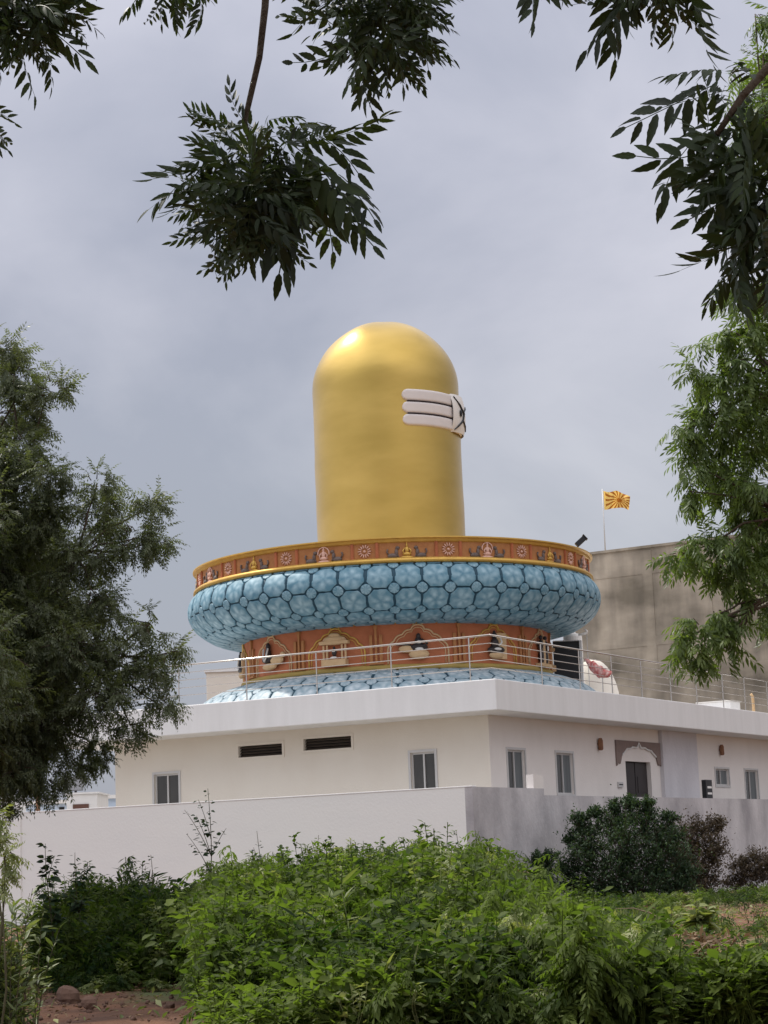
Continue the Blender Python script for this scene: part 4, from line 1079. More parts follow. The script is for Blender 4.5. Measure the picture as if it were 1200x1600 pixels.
# thin hanging shoots at the far left
rng = np.random.default_rng(12)
cl = [clump(x, y, r, 17.0, 1.4, .9) for x, y, r in ((2, 1290, 22), (8, 1330, 18), (-10, 1350, 30), (4, 1375, 14))]
hs = thing('sapling', 'thin feathery sapling in front of the white wall at the far left', 'sapling', Vector((cl[2][0].x, 17, 0)))
tw = MB(); v, f, t_ = neem_clumps(cl, .17, 60, 0, rng, tw, wrad=.004, hang=.2, leafL=.042)
for c, r in cl: limb(tw, (cl[2][0].x, 17, 0), c, .012, .005, rng, 6)
tw.build('stem', M['twig'], hs); np_mesh('foliage', v, f, M['leaf_pale'], hs, t_)

# ---- the neem at the right edge
rng = np.random.default_rng(21); YR = 14.5
RCc = [(1175, 452, 34, 0), (1140, 445, 24, 0), (1150, 520, 40, 0), (1115, 545, 26, 0), (1180, 560, 46, 0), (1090, 590, 36, 0), (1140, 620, 52, 0), (1065, 675, 26, 0), (1100, 670, 46, 0), (1170, 680, 56, .3),
       (1085, 730, 30, 0), (1135, 740, 44, .2), (1078, 768, 15, 0), (1180, 760, 40, 0), (1165, 800, 36, 0), (1150, 850, 46, 0), (1090, 858, 34, 0), (1062, 862, 22, 0), (1190, 850, 44, .3), (1120, 885, 24, 0), (1165, 900, 38, 0),
       (1125, 958, 34, 0), (1095, 985, 26, 0), (1065, 1000, 24, 0), (1115, 1008, 32, 0), (1145, 965, 24, 0), (1090, 1028, 18, 0), (1185, 930, 24, 0), (1180, 22, 22, .5), (1192, 85, 20, .5), (1205, 500, 60, .4), (1230, 640, 70, .4), (1230, 800, 70, .4), (1240, 950, 50, .3)]
RCL = [clump(x, y, r * .95, YR + d, .85, 1.2) for x, y, r, d in RCc]
for _ in range(10):
    RCL.append((Vector((at(1200, 700, YR).x + rng.uniform(.5, 3.4), YR + rng.uniform(-1.5, 1.8), rng.uniform(3.6, 7.4))), (.8, .8, .7)))
base = Vector((at(1200, 1400, YR).x + 2.0, YR + .3, 0))
rt = thing('neem_tree', 'bright green neem tree reaching in from the right edge before the concrete hall', 'tree', base)
m = MB(); crotch = base + Vector((-.1, 0, 2.7)); limb(m, base + Vector((0, 0, -.1)), crotch, .2, .15, rng, 6); m.build('trunk', M['bark'], rt, smooth=True)
m = MB(); tw = MB(); hp = []
for hx, hy in ((1230, 600), (1220, 800), (1215, 930), (1235, 450)):
    p = at(hx, hy, YR + rng.uniform(-.2, .3)); limb(m, crotch, p, .07, .022, rng, 7, .03); hp.append(p)
for c, r in RCL:
    h = min(hp, key=lambda q: (q - Vector(c)).length); limb(m, h, c, .012, .005, rng, 6, .02)
v, f, t_ = neem_clumps(RCL, .20, 300, 1, rng, tw, wrad=.003, hang=.75, leafL=.056)
m.v, kk = m.v + tw.v, len(m.v); m.f += [tuple(i + kk for i in q) for q in tw.f]
m.build('limb', M['bark'], rt, smooth=True)
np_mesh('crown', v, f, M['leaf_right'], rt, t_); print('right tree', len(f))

# ---- the neem overhead: its trunk stands left behind the camera, sprays hang into view
rng = np.random.default_rng(31)
base = Vector((-2.6, -1.2, 0))
ot = thing('neem_tree', 'dark neem tree overhead whose leafy twigs hang down across the top of the view', 'tree', base)
m = MB(); crotch = base + Vector((.2, .2, 3.1)); limb(m, base + Vector((0, 0, -.1)), crotch, .22, .17, rng, 6); m.build('trunk', M['bark'], ot, smooth=True)
m = MB(); tw = MB()
HB = [Vector((-1.6, 3.2, 4.9)), Vector((-.6, 4.4, 5.0)), Vector((.9, 3.9, 4.8)), Vector((.2, 2.0, 5.2)), Vector((-2.4, 5.5, 5.6)), Vector((1.8, 5.5, 5.6)), Vector((0, 6.8, 6.2))]
for h in HB: limb(m, crotch, h, .10, .03, rng, 8, .05)
CC = []
for _ in range(60):
    y = rng.uniform(-2, 9.2); CC.append((Vector((rng.uniform(-3.8, 3.4), y, max(4.3, 1.6 + .50 * y) + .75 + rng.uniform(0, 1.6))), (.7, .7, .42)))
for c, r in CC:
    h = min(HB, key=lambda q: (q - Vector(c)).length); limb(m, h, c, .03, .01, rng, 5, .02)
v, f, t_ = neem_clumps(CC, .27, 62, 0, rng, tw, wrad=.004, hang=.5, leafL=.075)
m.v, kk = m.v + tw.v, len(m.v); m.f += [tuple(i + kk for i in q) for q in tw.f]
m.build('limb', M['bark'], ot, smooth=True)
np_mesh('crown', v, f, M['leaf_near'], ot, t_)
def spray(hub, twig_px, leaves, rnd, Y, leafL=.062, seed=1, fl=1.):
    """a hanging branch: twig_px pixel path, leaves: (x0,y0,x1,y1) rachis base and tip; rnd: (cx,cy,rx,ry,n) filler"""
    rg = np.random.default_rng(seed); tb = MB()
    pts = [at(x, y, Y) for x, y in twig_px]
    tb.tube([HB[hub]] + [HB[hub].lerp(pts[0], .5) + Vector((0, 0, .12))] + pts, [.016, .012] + list(np.linspace(.010, .005, len(pts))), 7)
    br = tb.build('branch', M['bark'], ot, smooth=True)
    P = []; D = []; S = []
    for x0, y0, x1, y1 in leaves:
        a = A3(at(x0, y0, Y + rg.uniform(-.04, .04))); b = A3(at(x1, y1, Y + rg.uniform(-.14, .14)))
        P.append(a); D.append(b - a); S.append(np.linalg.norm(b - a) / .28)
    for cx, cy, rx, ry, n in rnd:
        for _ in range(n):
            a = rg.uniform(0, 2 * math.pi); q = rg.uniform(0, .55)
            x0 = cx + rx * q * math.cos(a); y0 = cy + ry * q * math.sin(a)
            p = A3(at(x0, y0, Y + rg.uniform(-.12, .12)))
            a2 = a + rg.normal(0, 1.0) + rg.choice((-.5, .5)); k = Y / F
            d = np.array([math.cos(a2) * rx * k, rg.normal(0, .16), -math.sin(a2) * ry * k - .05])
            l = min(.22, (1 - q) * (rx + ry) / 2 * k * .85 * fl + .04)
            P.append(p); D.append(unit(d) * l); S.append(rg.uniform(.75, 1.0) * np.clip(l / .22, .5, 1.05))
    P = np.array(P); D = np.array(D); n = len(P)
    temps = [compound(int(rg.choice((4, 5, 6, 7))), .24, leafL, 2, rg, .15, rg.uniform(-.55, .55), rg.uniform(.27, .33)) for _ in range(14)]
    U = np.tile(np.array([0, -1., .35]), (n, 1)) + rg.normal(0, .9, (n, 3))
    v, f, t_ = scatter_compounds(temps, P, D, U, np.array(S), rg.random(n) * .5, rg)
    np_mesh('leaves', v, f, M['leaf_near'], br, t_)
# centre hanging ball
spray(1, [(418, -60), (414, 10), (405, 90), (382, 190), (395, 235), (420, 290)],
      [(390, 200, 288, 165), (340, 250, 222, 322), (345, 240, 262, 262), (350, 280, 240, 350), (395, 225, 225, 320), (400, 230, 262, 270), (360, 200, 285, 160), (510, 215, 605, 205), (515, 265, 612, 330), (505, 290, 582, 392), (410, 230, 300, 392), (420, 250, 400, 440), (440, 260, 480, 445),
       (455, 240, 590, 392), (455, 225, 612, 335), (455, 200, 606, 215), (430, 200, 540, 170), (395, 200, 320, 150), (430, 260, 340, 420), (450, 260, 520, 400), (400, 250, 270, 350)],
      [(400, 300, 130, 135, 90), (420, 215, 130, 55, 24), (380, 340, 110, 105, 34)], 4.6, .058, 41, .8)
# top middle
spray(2, [(640, -120), (620, -30), (590, 40)],
      [(560, 60, 555, 190), (600, 60, 600, 185), (620, 40, 690, 60), (640, 30, 700, 120), (540, 20, 450, 60), (560, 60, 455, 150), (620, 80, 660, 150), (560, -20, 430, 20)],
      [(590, 30, 115, 120, 84), (620, -10, 110, 100, 40), (520, -10, 80, 60, 18)], 4.3, .058, 42, .85)
# top left corner
spray(0, [(40, -160), (30, -40), (20, 20)],
      [(60, 20, 150, 55), (50, 50, 120, 110), (20, 40, 45, 140), (40, 20, 150, 85), (-20, 60, 10, 130), (80, -10, 145, 10)],
      [(30, 10, 115, 110, 70), (-20, -10, 110, 110, 40), (80, -10, 70, 80, 24)], 4.4, .056, 43, .85)
spray(0, [(-60, 60), (-45, 140), (-30, 180)], [(-30, 165, 32, 175), (-40, 180, 40, 235), (-30, 200, 20, 262), (-40, 190, -10, 255)], [(-40, 180, 50, 60, 5)], 4.4, .06, 44)
spray(1, [(300, -150), (285, -60), (270, -20)], [(240, -20, 172, 20), (250, -10, 252, 62), (300, -20, 370, 25), (310, -10, 340, 65), (270, -30, 225, 40), (290, -30, 310, 40)], [(285, -35, 80, 60, 10)], 4.4, .062, 45)
spray(2, [(850, -160), (850, -70), (848, -45)], [(848, -50, 850, 30), (850, -50, 895, 5), (845, -60, 812, 5)], [], 4.3, .058, 46)
# top right hanging leaves
spray(2, [(1030, -200), (1010, -90), (1000, -40)], [(965, -60, 950, 120), (950, -40, 930, 60), (985, -40, 985, 80), (1050, -50, 1050, 100), (1075, -40, 1075, 85), (1080, -50, 1130, 30), (1010, -50, 1010, 60), (1040, -60, 1090, 40)],
      [(1010, -30, 95, 70, 22)], 3.9, .064, 47)
# right edge big dark leaves
spray(2, [(1290, 60), (1200, 105), (1160, 150), (1120, 210)],
      [(1120, 130, 950, 215), (1130, 190, 955, 265), (1140, 140, 1000, 175), (1150, 210, 1000, 330), (1130, 110, 1050, 95), (1180, 120, 1110, 90), (1170, 230, 1060, 330), (1210, 260, 1070, 370), (1210, 300, 1065, 405), (1215, 340, 1068, 450), (1200, 180, 1060, 230), (1190, 180, 1080, 280), (1140, 170, 1090, 130)],
      [(1150, 230, 105, 90, 26), (1190, 300, 100, 120, 46), (1200, 400, 80, 70, 24)], 3.3, .066, 48)

# ------------------------------------------------------------------ weeds
def weed_plant(rg, H, kind):
    """one weed standing at the origin: returns verts, quads, tint (stems included)"""
    parts = []; nst = int(rg.integers(2, 5)) if kind != 2 else int(rg.integers(4, 7))
    for s_ in range(nst):
        lean = rg.normal(0, .15, 2); h = H * rg.uniform(.65, 1.05)
        n = 9; P0 = np.array([[lean[0] * h * u + .02 * math.sin(u * 7), lean[1] * h * u, h * u * (1 - .08 * u)] for u in np.linspace(0, 1, n)])
        v = []; q = []; w = .006
        for p in P0: v += [p + (-w, 0, 0), p + (w, 0, 0), p + (0, w, 0)]
        for i in range(n - 1):
            a = i * 3
            for j in range(3): q.append((a + j, a + (j + 1) % 3, a + 3 + (j + 1) % 3, a + 3 + j))
        parts.append((np.array(v), np.array(q), np.full(len(v), .55)))
        nl = int(h * (25 if kind == 0 else 20 if kind == 1 else 26))
        us = rg.uniform(.12, 1, nl) ** .75
        P = np.stack([np.interp(us, np.linspace(0, 1, n), P0[:, i]) for i in range(3)], -1)
        az = rg.uniform(0, 2 * math.pi, nl); el = rg.uniform(-.5, .75, nl)
        # side shoots push the leaves away from the stem
        off = rg.uniform(.02, .20, nl) * (1.15 - us)
        D = np.stack([np.cos(az) * np.cos(el), np.sin(az) * np.cos(el), np.sin(el)], -1)
        P = P + D * off[:, None]
        if kind == 3:
            nl = int(h * 13); P = P[:nl]; D = D[:nl] * (1, 1, .4) - (0, 0, .25)
            T, Q, _ = compound(int(rg.integers(4, 7)), .26, .085, 0, rg, .45)
        elif kind == 0: T, Q = leaf_blade(.135, .078, 3, 0, .25)
        elif kind == 1: T, Q = leaf_blade(.21, .036, 3, .05, .3)
        else: T, Q = leaf_blade(.095, .055, 2, 0, .3)
        v, f, t_ = place(T, Q, P, D, np.array([0, 0, 1.]) + rg.normal(0, .4, (nl, 3)), rg.uniform(.55, 1.25, nl), rg.random(nl) * .6)
        parts.append((v, f, t_))
    return merge(parts)
def top_profile(px):
    """how high the thicket reaches in the view, from measured tops"""
    return float(np.interp(px, [60, 90, 140, 200, 260, 300, 350, 420, 500, 560, 640, 700, 760, 800, 850, 890, 930, 960, 1030, 1100, 1200],
                           [1412, 1368, 1350, 1350, 1355, 1362, 1352, 1340, 1325, 1312, 1315, 1312, 1316, 1345, 1378, 1392, 1410, 1416, 1428, 1424, 1462]))
rng = np.random.default_rng(51); pale = []; dry = []
HTS = (.7, 1.25, 2.0)
temps = [[[weed_plant(rng, h_, kd) for _ in range(4)] for kd in range(4)] for h_ in HTS]
def px_of(x, y, z):
    v = Vector((x, y, z)) - O; cy = v.y * math.cos(PITCH) + v.z * math.sin(PITCH); cz = -v.y * math.sin(PITCH) + v.z * math.cos(PITCH)
    X = F * v.x / cy; Y = F * cz / cy
    return 600 + _c * X - _s * Y, 800 - (_s * X + _c * Y)
parts = []; npl = 0
def wobble(x, y, k=1.):
    return math.sin(x * 1.9 * k + 1.3 * math.sin(y * 1.1 * k)) * .5 + math.sin(y * 2.3 * k + x * .9 * k) * .3 + math.sin(x * 4.7 * k - y * 3.1 * k) * .2
for _ in range(5600):
    y = rng.uniform(18.2, 36); hw = 650 / F * y; x = rng.uniform(-hw, hw)
    px, py = px_of(x, y, 0)
    if px < 60: continue
    if px < 345 and y < np.interp(px, [60, 140, 200, 250, 300], [29.4, 28.4, 26.5, 23.5, 18]) + rng.uniform(-1.3, .8): continue   # open earth at lower left
    if 1040 < px < 1125 and 23.2 < y < 25.4 and rng.random() < .8: continue
    if (px > 880 and y > 27) or rng.random() < .06: y = rng.uniform(27, 59); x = rng.uniform(.085, .20) * y; px, py = px_of(x, y, 0)
    if px > 1045 and 22.6 < y < 52 and rng.random() < .86: continue
    over = rng.uniform(6, 36) if rng.random() < .13 else 0; over += 34 * wobble(x * 1.7 + 2, y * .8, 1.6) * (px > 330)
    ztop = at(px, top_profile(px) + rng.uniform(6, 36) - over, y).z
    wb_ = wobble(x, y)
    cap = (.68 + (y - 19) * .125) if px > 330 else (.75 + (y - 29.3) * .4)
    if px > 880: cap = 1.3 if px < 1040 else .55
    if px > 880 and y > 27: cap = 1.1
    H = min(ztop, cap * (rng.uniform(.68, 1.35) + .5 * wb_), 2.5)
    if y < 27: H *= float(np.clip((px - 210) / 130, .25, 1))
    if y > 34 and px > 880: H = max(H, rng.uniform(.22, .5))
    if H < .15: continue
    u = rng.random() + .25 * wobble(x + 7, y + 3, .7) + (.38 if y > 26 else -.05); kd = 0 if u < .42 else (1 if u < .62 else 2)
    kd = 3 if wobble(x * .8 + 11, y - 9, .9) + (.35 if px > 760 else 0) > rng.uniform(.15, .75) else kd
    hi = 0 if H < .95 else 1 if H < 1.6 else 2; T, Q, t0 = temps[hi][kd][int(rng.integers(4))]
    a = rng.uniform(0, 2 * math.pi); R = np.array([[math.cos(a), -math.sin(a), 0], [math.sin(a), math.cos(a), 0], [0, 0, 1]])
    s_ = H / HTS[hi]; sx = .5 + .5 * s_
    v = (T * np.array([sx, sx, s_])) @ R.T + np.array([x, y, ground_z(x, y)])
    tb_ = .22 + .42 * wobble(x + 3, y - 5, .8) + .28 * rng.random() - (.18 if px < 300 or (px > 880 and y > 27) else 0)  # left and far right plants tinted darker: shade put into the colour
    item = (v, Q, np.clip(t0 * .9 + tb_, 0, 1)); npl += 1
    w_ = rng.random() + .12 * wobble(x - 4, y + 2)
    (pale if w_ < .10 and kd > 0 else dry if w_ > 1.0 and px > 560 and kd == 2 else parts).append(item)  # pale weeds vary the colour and stand in for glints on leaves
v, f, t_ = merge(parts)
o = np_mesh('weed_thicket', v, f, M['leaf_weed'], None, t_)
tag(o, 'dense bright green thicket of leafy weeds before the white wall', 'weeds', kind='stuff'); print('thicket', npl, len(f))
v, f, t_ = merge(pale); tag(np_mesh('pale_weeds', v, f, M['leaf_pale'], None, t_), 'paler grey green weeds mixed through the bright green thicket', 'weeds', kind='stuff')
v, f, t_ = merge(dry); tag(np_mesh('withered_weeds', v, f, M['leaf_dry'], None, t_), 'withered brown weeds scattered in the green thicket', 'weeds', kind='stuff')
# low creeping cover between
rng = np.random.default_rng(52); n = 22000
x = rng.uniform(-8, 12, n); y = rng.uniform(20.5, 60, n)
keep = ~((x > .135 * y) & (y < 48) & (rng.random(n) < .8)) & ~((x < -2.0) & (y < 30) & (rng.random(n) < .92)); x, y = x[keep], y[keep]; n = len(x)
T, Q = leaf_blade(.09, .04, 2, 0, .3)
az = rng.uniform(0, 6.28, n); D = np.stack([np.cos(az), np.sin(az), rng.uniform(.1, 1.4, n)], -1)
v, f, t_ = place(T, Q, np.stack([x, y, rng.uniform(0, .12, n)], -1), D, np.array([0, 0, 1.]) + rng.normal(0, .3, (n, 3)), rng.uniform(.6, 1.8, n), rng.random(n))
tag(np_mesh('ground_cover', v, f, M['leaf_pale'], None, t_), 'low creeping leaves scattered over the red earth', 'ground cover', kind='stuff')

# ---- single plants that stand out
def tall_weed(name, label, cat, px, pytop, Y, leafmat_, seed, leafL=.11, wd=.06, nl=40, side=3, topL=.5, group=None, umin=.15):
    rg = np.random.default_rng(seed); tp_ = at(px, pytop, Y); x0, y0 = tp_.x + rg.uniform(-.15, .15), Y
    t_ = thing(name, label, cat, (x0, y0, 0), 0, group); st = MB(); H = tp_.z
    main = [Vector((x0 + (tp_.x - x0) * u + .04 * math.sin(u * 5 + seed), y0 + .03 * math.sin(u * 4), H * u)) for u in np.linspace(0, 1, 12)]
    st.tube(main, list(np.linspace(.014, .004, 12)), 6); paths = [(main, 0)]
    for k in range(side):
        i = int(rg.integers(4, 9)); a = rg.uniform(0, 6.28); l = H * rg.uniform(.15, .32)
        pth = [main[i] + Vector((math.cos(a) * l * .5 * u, math.sin(a) * l * .5 * u, l * u * (1 - .2 * u))) for u in np.linspace(0, 1, 6)]
        st.tube(pth, list(np.linspace(.007, .003, 6)), 5); paths.append((pth, 1))
    P = []; D = []; S = []
    for pth, lv in paths:
        m_ = nl if lv == 0 else nl // 3; arr = np.array([list(p) for p in pth])
        for j in range(m_):
            u = rg.uniform(umin if lv == 0 else .1, 1.0); p = np.array([np.interp(u, np.linspace(0, 1, len(arr)), arr[:, i]) for i in range(3)])
            a = rg.uniform(0, 6.28); d = np.array([math.cos(a), math.sin(a), rg.uniform(-.5, .5)])
            P.append(p + d * .03); D.append(d); S.append(rg.uniform(.6, 1.2) * (1.15 - .55 * u))
    T, Q = leaf_blade(leafL, wd, 4, .03, .3); n = len(P)
    v, f, tt = place(T, Q, np.array(P), np.array(D), np.array([0, 0, 1.]) + rg.normal(0, .35, (n, 3)), np.array(S), rg.random(n))
    st.build('stem', M['twig'], t_, smooth=True); np_mesh('leaves', v, f, leafmat_, t_, tt)
tall_weed('tall_weed', 'tallest thin weed stalk rising alone against the front of the white wall', 'weed', 325, 1232, 31, M['leaf_bush'], 61, .10, .065, 46, 5)
tall_weed('tall_weed', 'forked short weed tip right of the tallest stalk before the white wall', 'weed', 405, 1298, 31.5, M['leaf_bush'], 62, .09, .05, 36, 4)
tall_weed('tall_weed', 'broad leaved dark weed standing highest at the left end of the thicket', 'weed', 75, 1318, 29.7, M['leaf_bush'], 63, .17, .12, 50, 5)
tall_weed('tall_weed', 'dark leafy weed beside the leftmost broad leaved one', 'weed', 118, 1332, 30, M['leaf_bush'], 64, .12, .07, 60, 6)
tall_weed('tall_weed', 'small weed tip poking up left of the middle of the thicket', 'weed', 495, 1305, 33, M['leaf_weed'], 65, .09, .05, 40, 4)
tall_weed('tall_weed', 'dark small weed tip left of the tallest stalk', 'weed', 232, 1336, 31, M['leaf_bush'], 66, .10, .06, 40, 4)
tall_weed('tall_weed', 'leafy weed tip just left of the wall corner', 'weed', 712, 1298, 34, M['leaf_weed'], 67, .12, .06, 50, 5)
tall_weed('tall_weed', 'leafy weed top in front of the wall corner edge', 'weed', 745, 1297, 34, M['leaf_weed'], 68, .13, .08, 50, 5)
tall_weed('broad_leaf_plant', 'broad leaved plant with large pale leaves before the dark bush at right', 'plant', 1092, 1408, 31, M['leaf_pale'], 69, .26, .15, 46, 6, umin=.05)
tall_weed('broad_leaf_plant', 'small broad leaved plant with greyish leaves left of the larger one', 'plant', 1052, 1420, 30, M['leaf_pale'], 70, .22, .13, 22, 4, umin=.1)

def bush(name, label, x_px, y_base, Y, clumps, mt, seed, leafL=.07, wd=.04, dens=2600, zb=.16):
    rg = np.random.default_rng(seed); b0 = at(x_px, y_base, Y); t_ = thing(name, label, 'bush', (b0.x, Y, zb - .05)); st = MB()
    P = []; D = []; S = []
    for (px, py, rp, dy) in clumps:
        c, r = clump(px, py, rp * 1.08, Y + dy, 1.0, 1.0); c = A3(c); r = np.array(r)
        limb(st, (b0.x + rg.uniform(-.12, .12), Y, zb - .1), c, .03, .008, rg, 7, .0, .1)
        n = int(dens * r[0] * r[2])
        d = unit(rg.normal(size=(n, 3))); q = d * np.clip(np.abs(rg.normal(0, .62, n)), 0, 1.7)[:, None] * (1 + .4 * np.sin(d[:, :1] * 7 + d[:, 2:] * 9))
        p = c + q * r
        # upright shoots
        for _ in range(int(44 * r[0] / .4)):
            a = unit(rg.normal(size=3)); a[2] = abs(a[2]) * 1.3 + .3; a = unit(a)
            s0 = c + a * r * .4; e0 = c + a * r * rg.uniform(.9, 1.6)
            st.tube([Vector(s0), Vector(e0)], [.006, .003], 4, cap=False)
            m_ = 20; uu = rg.uniform(.3, 1, m_)[:, None]; p = np.concatenate([p, s0 + (e0 - s0) * uu + rg.normal(0, .03, (m_, 3))])
        P.append(p); d = rg.normal(size=(len(p), 3)); d[:, 2] += .35; D.append(unit(d)); S.append(rg.uniform(.6, 1.25, len(p)))
    P = np.concatenate(P); D = np.concatenate(D); S = np.concatenate(S)
    T, Q = leaf_blade(leafL, wd, 2, .03, .3)
    v, f, tt = place(T, Q, P, D, np.array([0, 0, 1.]) + rg.normal(0, .5, P.shape), S, rg.random(len(P)))
    v[:, 2] = np.maximum(v[:, 2], zb - .02)
    st.build('stem', M['bark'], t_); np_mesh('foliage', v, f, mt, t_, tt)
bush('large_bush', 'large dark green bush against the stained right side of the compound wall', 1000, 1426, 57.0,
     [(905, 1288, 14, 0), (932, 1276, 12, 0), (962, 1268, 12, 0), (985, 1262, 13, 0), (1010, 1264, 14, 0), (1046, 1284, 12, 0), (915, 1318, 26, 0), (960, 1300, 28, 0), (1008, 1295, 30, 0), (1040, 1322, 30, 0), (918, 1355, 32, -.3), (975, 1340, 48, -.4), (1030, 1360, 46, -.3), (960, 1390, 44, -.5), (1015, 1400, 42, -.5), (890, 1320, 10, 0), (900, 1398, 26, -.2), (930, 1408, 28, -.2), (1050, 1404, 32, -.2), (888, 1368, 18, 0), (1070, 1375, 22, 0)], M['leaf_bush'], 81, .09, .045, 3000)
bush('brown_bush', 'thinner brownish bush right of the large dark bush by the wall', 1095, 1420, 62,
     [(1085, 1320, 32, 0), (1118, 1300, 18, 0), (1115, 1345, 26, 0), (1080, 1370, 36, 0), (1105, 1392, 26, 0), (1060, 1340, 24, 0)], M['leaf_brown'], 82, .085, .05, 2600)
bush('small_bush', 'small dark shrub left of the large bush at the foot of the stained wall', 845, 1420, 55.5,
     [(838, 1352, 14, 0), (858, 1348, 14, 0), (848, 1375, 20, 0), (838, 1400, 24, 0), (862, 1400, 20, 0)], M['leaf_bush'], 83, .09, .045, 2200)
bush('scrub_bush', 'grey purple scrub at the foot of the wall at the right edge', 1180, 1400, 63,
     [(1160, 1365, 20, 0), (1185, 1360, 24, 0), (1175, 1385, 26, 0), (1205, 1375, 24, 0), (1150, 1390, 16, 0)], M['leaf_brown'], 84, .08, .04, 1300)
# bamboo-leaved shrub at the lower left
rg = np.random.default_rng(91); q = at(5, 1640, 19.5)
nb = thing('narrow_leaf_shrub', 'pale narrow leaved shrub at the lower left corner', 'shrub', (q.x, 19.5, 0)); st = MB(); P = []; D = []
for k in range(120):
    bx_, by_ = q.x + rg.uniform(-.5, .22), 19.5 + rg.uniform(-.5, .6); h = rg.uniform(.4, 1.5); ln = rg.uniform(-.12, .22)
    pth = [Vector((bx_ + ln * u * u * h, by_ + .05 * math.sin(u * 3), h * u)) for u in np.linspace(0, 1, 7)]
    st.tube(pth, list(np.linspace(.006, .002, 7)), 4, cap=False); arr = np.array([list(p) for p in pth])
    for j in range(int(26 * h)):
        u = rg.uniform(.1, 1); p = np.array([np.interp(u, np.linspace(0, 1, 7), arr[:, i]) for i in range(3)]); a = rg.uniform(0, 6.28)
        P.append(p); D.append([math.cos(a), math.sin(a), rg.uniform(.1, 1.1)])
T, Q = leaf_blade(.135, .03, 3, .06, .3); n = len(P)
v, f, tt = place(T, Q, np.array(P), np.array(D), np.array([0, 0, 1.]) + rg.normal(0, .4, (n, 3)), rg.uniform(.7, 1.3, n), rg.random(n))
st.build('stem', M['twig'], nb); np_mesh('foliage', v, f, M['leaf_lance'], nb, tt)
# arching dry stem with drooping pods
ad_ = thing('dry_stem', 'pale arching dry stem with drooping leaves in front of the dark bush', 'dry stem', at(1050, 1470, 27.5))
ps = [at(x, y, 27.5) for x, y in ((1068, 1500), (1048, 1452), (1035, 1438), (1015, 1426), (990, 1419), (962, 1420))]
m = MB(); m.tube(ps, [.014, .013, .012, .010, .007, .004], 6); m.tube([ps[2], at(1053, 1441, 27.5)], .006, 5); m.build('stem', M['drytwig'], ad_, smooth=True)
P = []; D = []; rg = np.random.default_rng(92)
for k in range(40):
    u = rg.uniform(.25, 1) * 5; i = min(int(u), 4); p = ps[i].lerp(ps[i + 1], u - i); P.append(A3(p)); D.append([rg.normal(0, .4), rg.normal(0, .4), -1])
T, Q = leaf_blade(.13, .05, 3, 0, .3); v, f, tt = place(T, Q, np.array(P), np.array(D), rg.normal(size=(40, 3)), rg.uniform(.5, 1.1, 40), rg.random(40))
np_mesh('leaves', v, f, M['leaf_pale'], ad_, tt)
# heap of dry brown twigs and leaves
c = at(1085, 1490, 24.3); hp_ = thing('brush_heap', 'heap of dry brown twigs and dead leaves among the weeds at right', 'brush heap', (c.x, 24.3, 0)); m = MB(); rg = np.random.default_rng(93)
for k in range(95):
    a = rg.uniform(0, math.pi); l = rg.uniform(.12, .4); p = Vector((c.x + rg.normal(0, .24), 24.3 + rg.normal(0, .4), rg.uniform(.02, .55) * 1.0)); d = Vector((math.cos(a), math.sin(a) * .6, rg.uniform(-.3, .5)))
    m.tube([p - d * l, p + Vector((0, 0, .03)), p + d * l], [.008, .007, .003], 4)
m.build('twig', M['drytwig'], hp_)['kind'] = 'stuff'
n = 900; P = np.stack([c.x + rg.normal(0, .26, n), 24.3 + rg.normal(0, .4, n), rg.uniform(.0, .62, n)], -1); T, Q = leaf_blade(.12, .045, 3, .05, .4)
v, f, tt = place(T, Q, P, rg.normal(size=(n, 3)), rg.normal(size=(n, 3)), rg.uniform(.5, 1.3, n), rg.random(n)); np_mesh('dead_leaves', v, f, M['leaf_dry'], hp_, tt)
# woody stems in the thicket
for i, (pl, lab) in enumerate(((((765, 1600), (762, 1545), (748, 1520), (735, 1498), (712, 1460)), 'pale woody stem bent through the middle of the thicket'),
               (((805, 1520), (820, 1505), (832, 1480), (838, 1468)), 'short pale bare twig right of the bent woody stem'))):
    ps = [at(x, y, 21.3 + .02 * j) for j, (x, y) in enumerate(pl)]
    t_ = thing('woody_stem', lab, 'stem', (ps[0].x, ps[0].y, 0)); m = MB(); g0 = Vector((ps[0].x, ps[0].y + .1, 0))
    m.tube([g0] + ps, list(np.linspace(.028 - .014 * i, .008, len(ps) + 1)), 7); m.tube([ps[-2], ps[-2] + Vector((.25, .1, .18))], [.008, .003], 5); m.build('stem', M['drytwig'], t_, smooth=True)
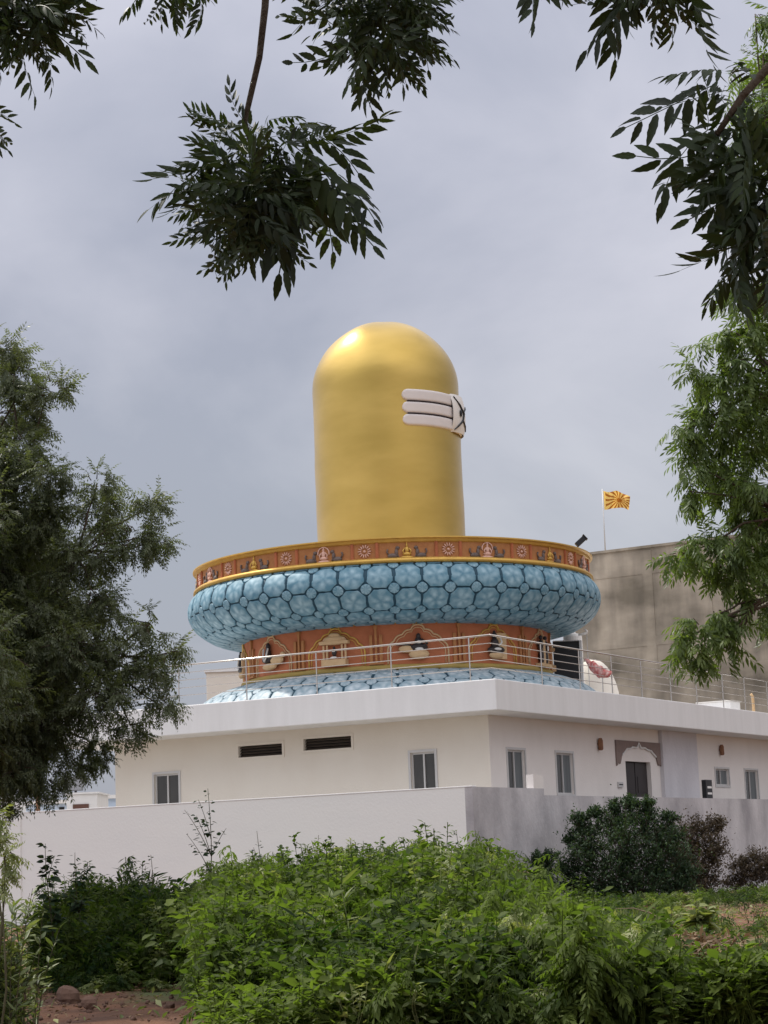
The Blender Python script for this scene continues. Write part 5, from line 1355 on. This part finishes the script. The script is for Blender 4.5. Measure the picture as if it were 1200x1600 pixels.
# rocks
def rock(name, label, px, py, Y, r, seed, col=M['rock']):
    rg = np.random.default_rng(seed); c = at(px, py, Y); zc = r * .55; m = MB(); m.lump((0, 0, 0), (r, 0, 0), (0, r * .8, 0), (0, 0, r * .95), 9, 7)
    pl = [(unit(rg.normal(size=3)), rg.uniform(.5, .8) * r) for _ in range(11)]
    vs = []
    for q in m.v:
        q = np.array(q)
        for nrm, dd in pl:
            e_ = q.dot(nrm) - dd
            if e_ > 0: q = q - nrm * e_
        vs.append((q[0] + c.x, q[1] + Y, q[2] + zc))
    m.v = vs; tag(m.build(name, col, None), label, 'rock')
rock('boulder', 'largest brown boulder on the bare red earth at lower left', 108, 1555, 26.2, .17, 3)
rock('stone', 'flat stone on the earth below the boulder', 140, 1580, 24.6, .12, 5)
rock('stone', 'small pale stone at the bottom edge right of the boulder', 265, 1585, 24.2, .08, 6)
rg = np.random.default_rng(97); n = 1500
x = rg.uniform(-6, 8, n); y = rg.uniform(22.5, 31, n); T = np.array([(1, 0, 0), (0, 1, 0), (-1, 0, 0), (0, -1, 0), (0, 0, .8), (0, 0, -.8)], float)
Q = np.array([(0, 1, 4), (1, 2, 4), (2, 3, 4), (3, 0, 4), (1, 0, 5), (2, 1, 5), (3, 2, 5), (0, 3, 5)])
v, f, tt = place(T, Q, np.stack([x, y, np.full(n, .012)], -1), rg.normal(size=(n, 3)), rg.normal(size=(n, 3)), .012 + .05 * rg.random(n) ** 4, rg.random(n))
tag(np_mesh('gravel', v, f, M['rock'], None, tt), 'small loose stones scattered over the red earth', 'gravel', kind='stuff')
n = 1300; T, Q = leaf_blade(.09, .035, 2, .05, .5)
v, f, tt = place(T, Q, np.stack([rg.uniform(-6, 8, n), rg.uniform(22.5, 31, n), rg.uniform(.01, .05, n)], -1), np.stack([rg.normal(size=n), rg.normal(size=n), rg.normal(0, .15, n)], -1), np.array([0, 0, 1.]) + rg.normal(0, .3, (n, 3)), rg.uniform(.5, 1.3, n), rg.random(n))
tag(np_mesh('leaf_litter', v, f, M['leaf_dry'], None, tt), 'fallen dry leaves lying on the red earth', 'leaf litter', kind='stuff')
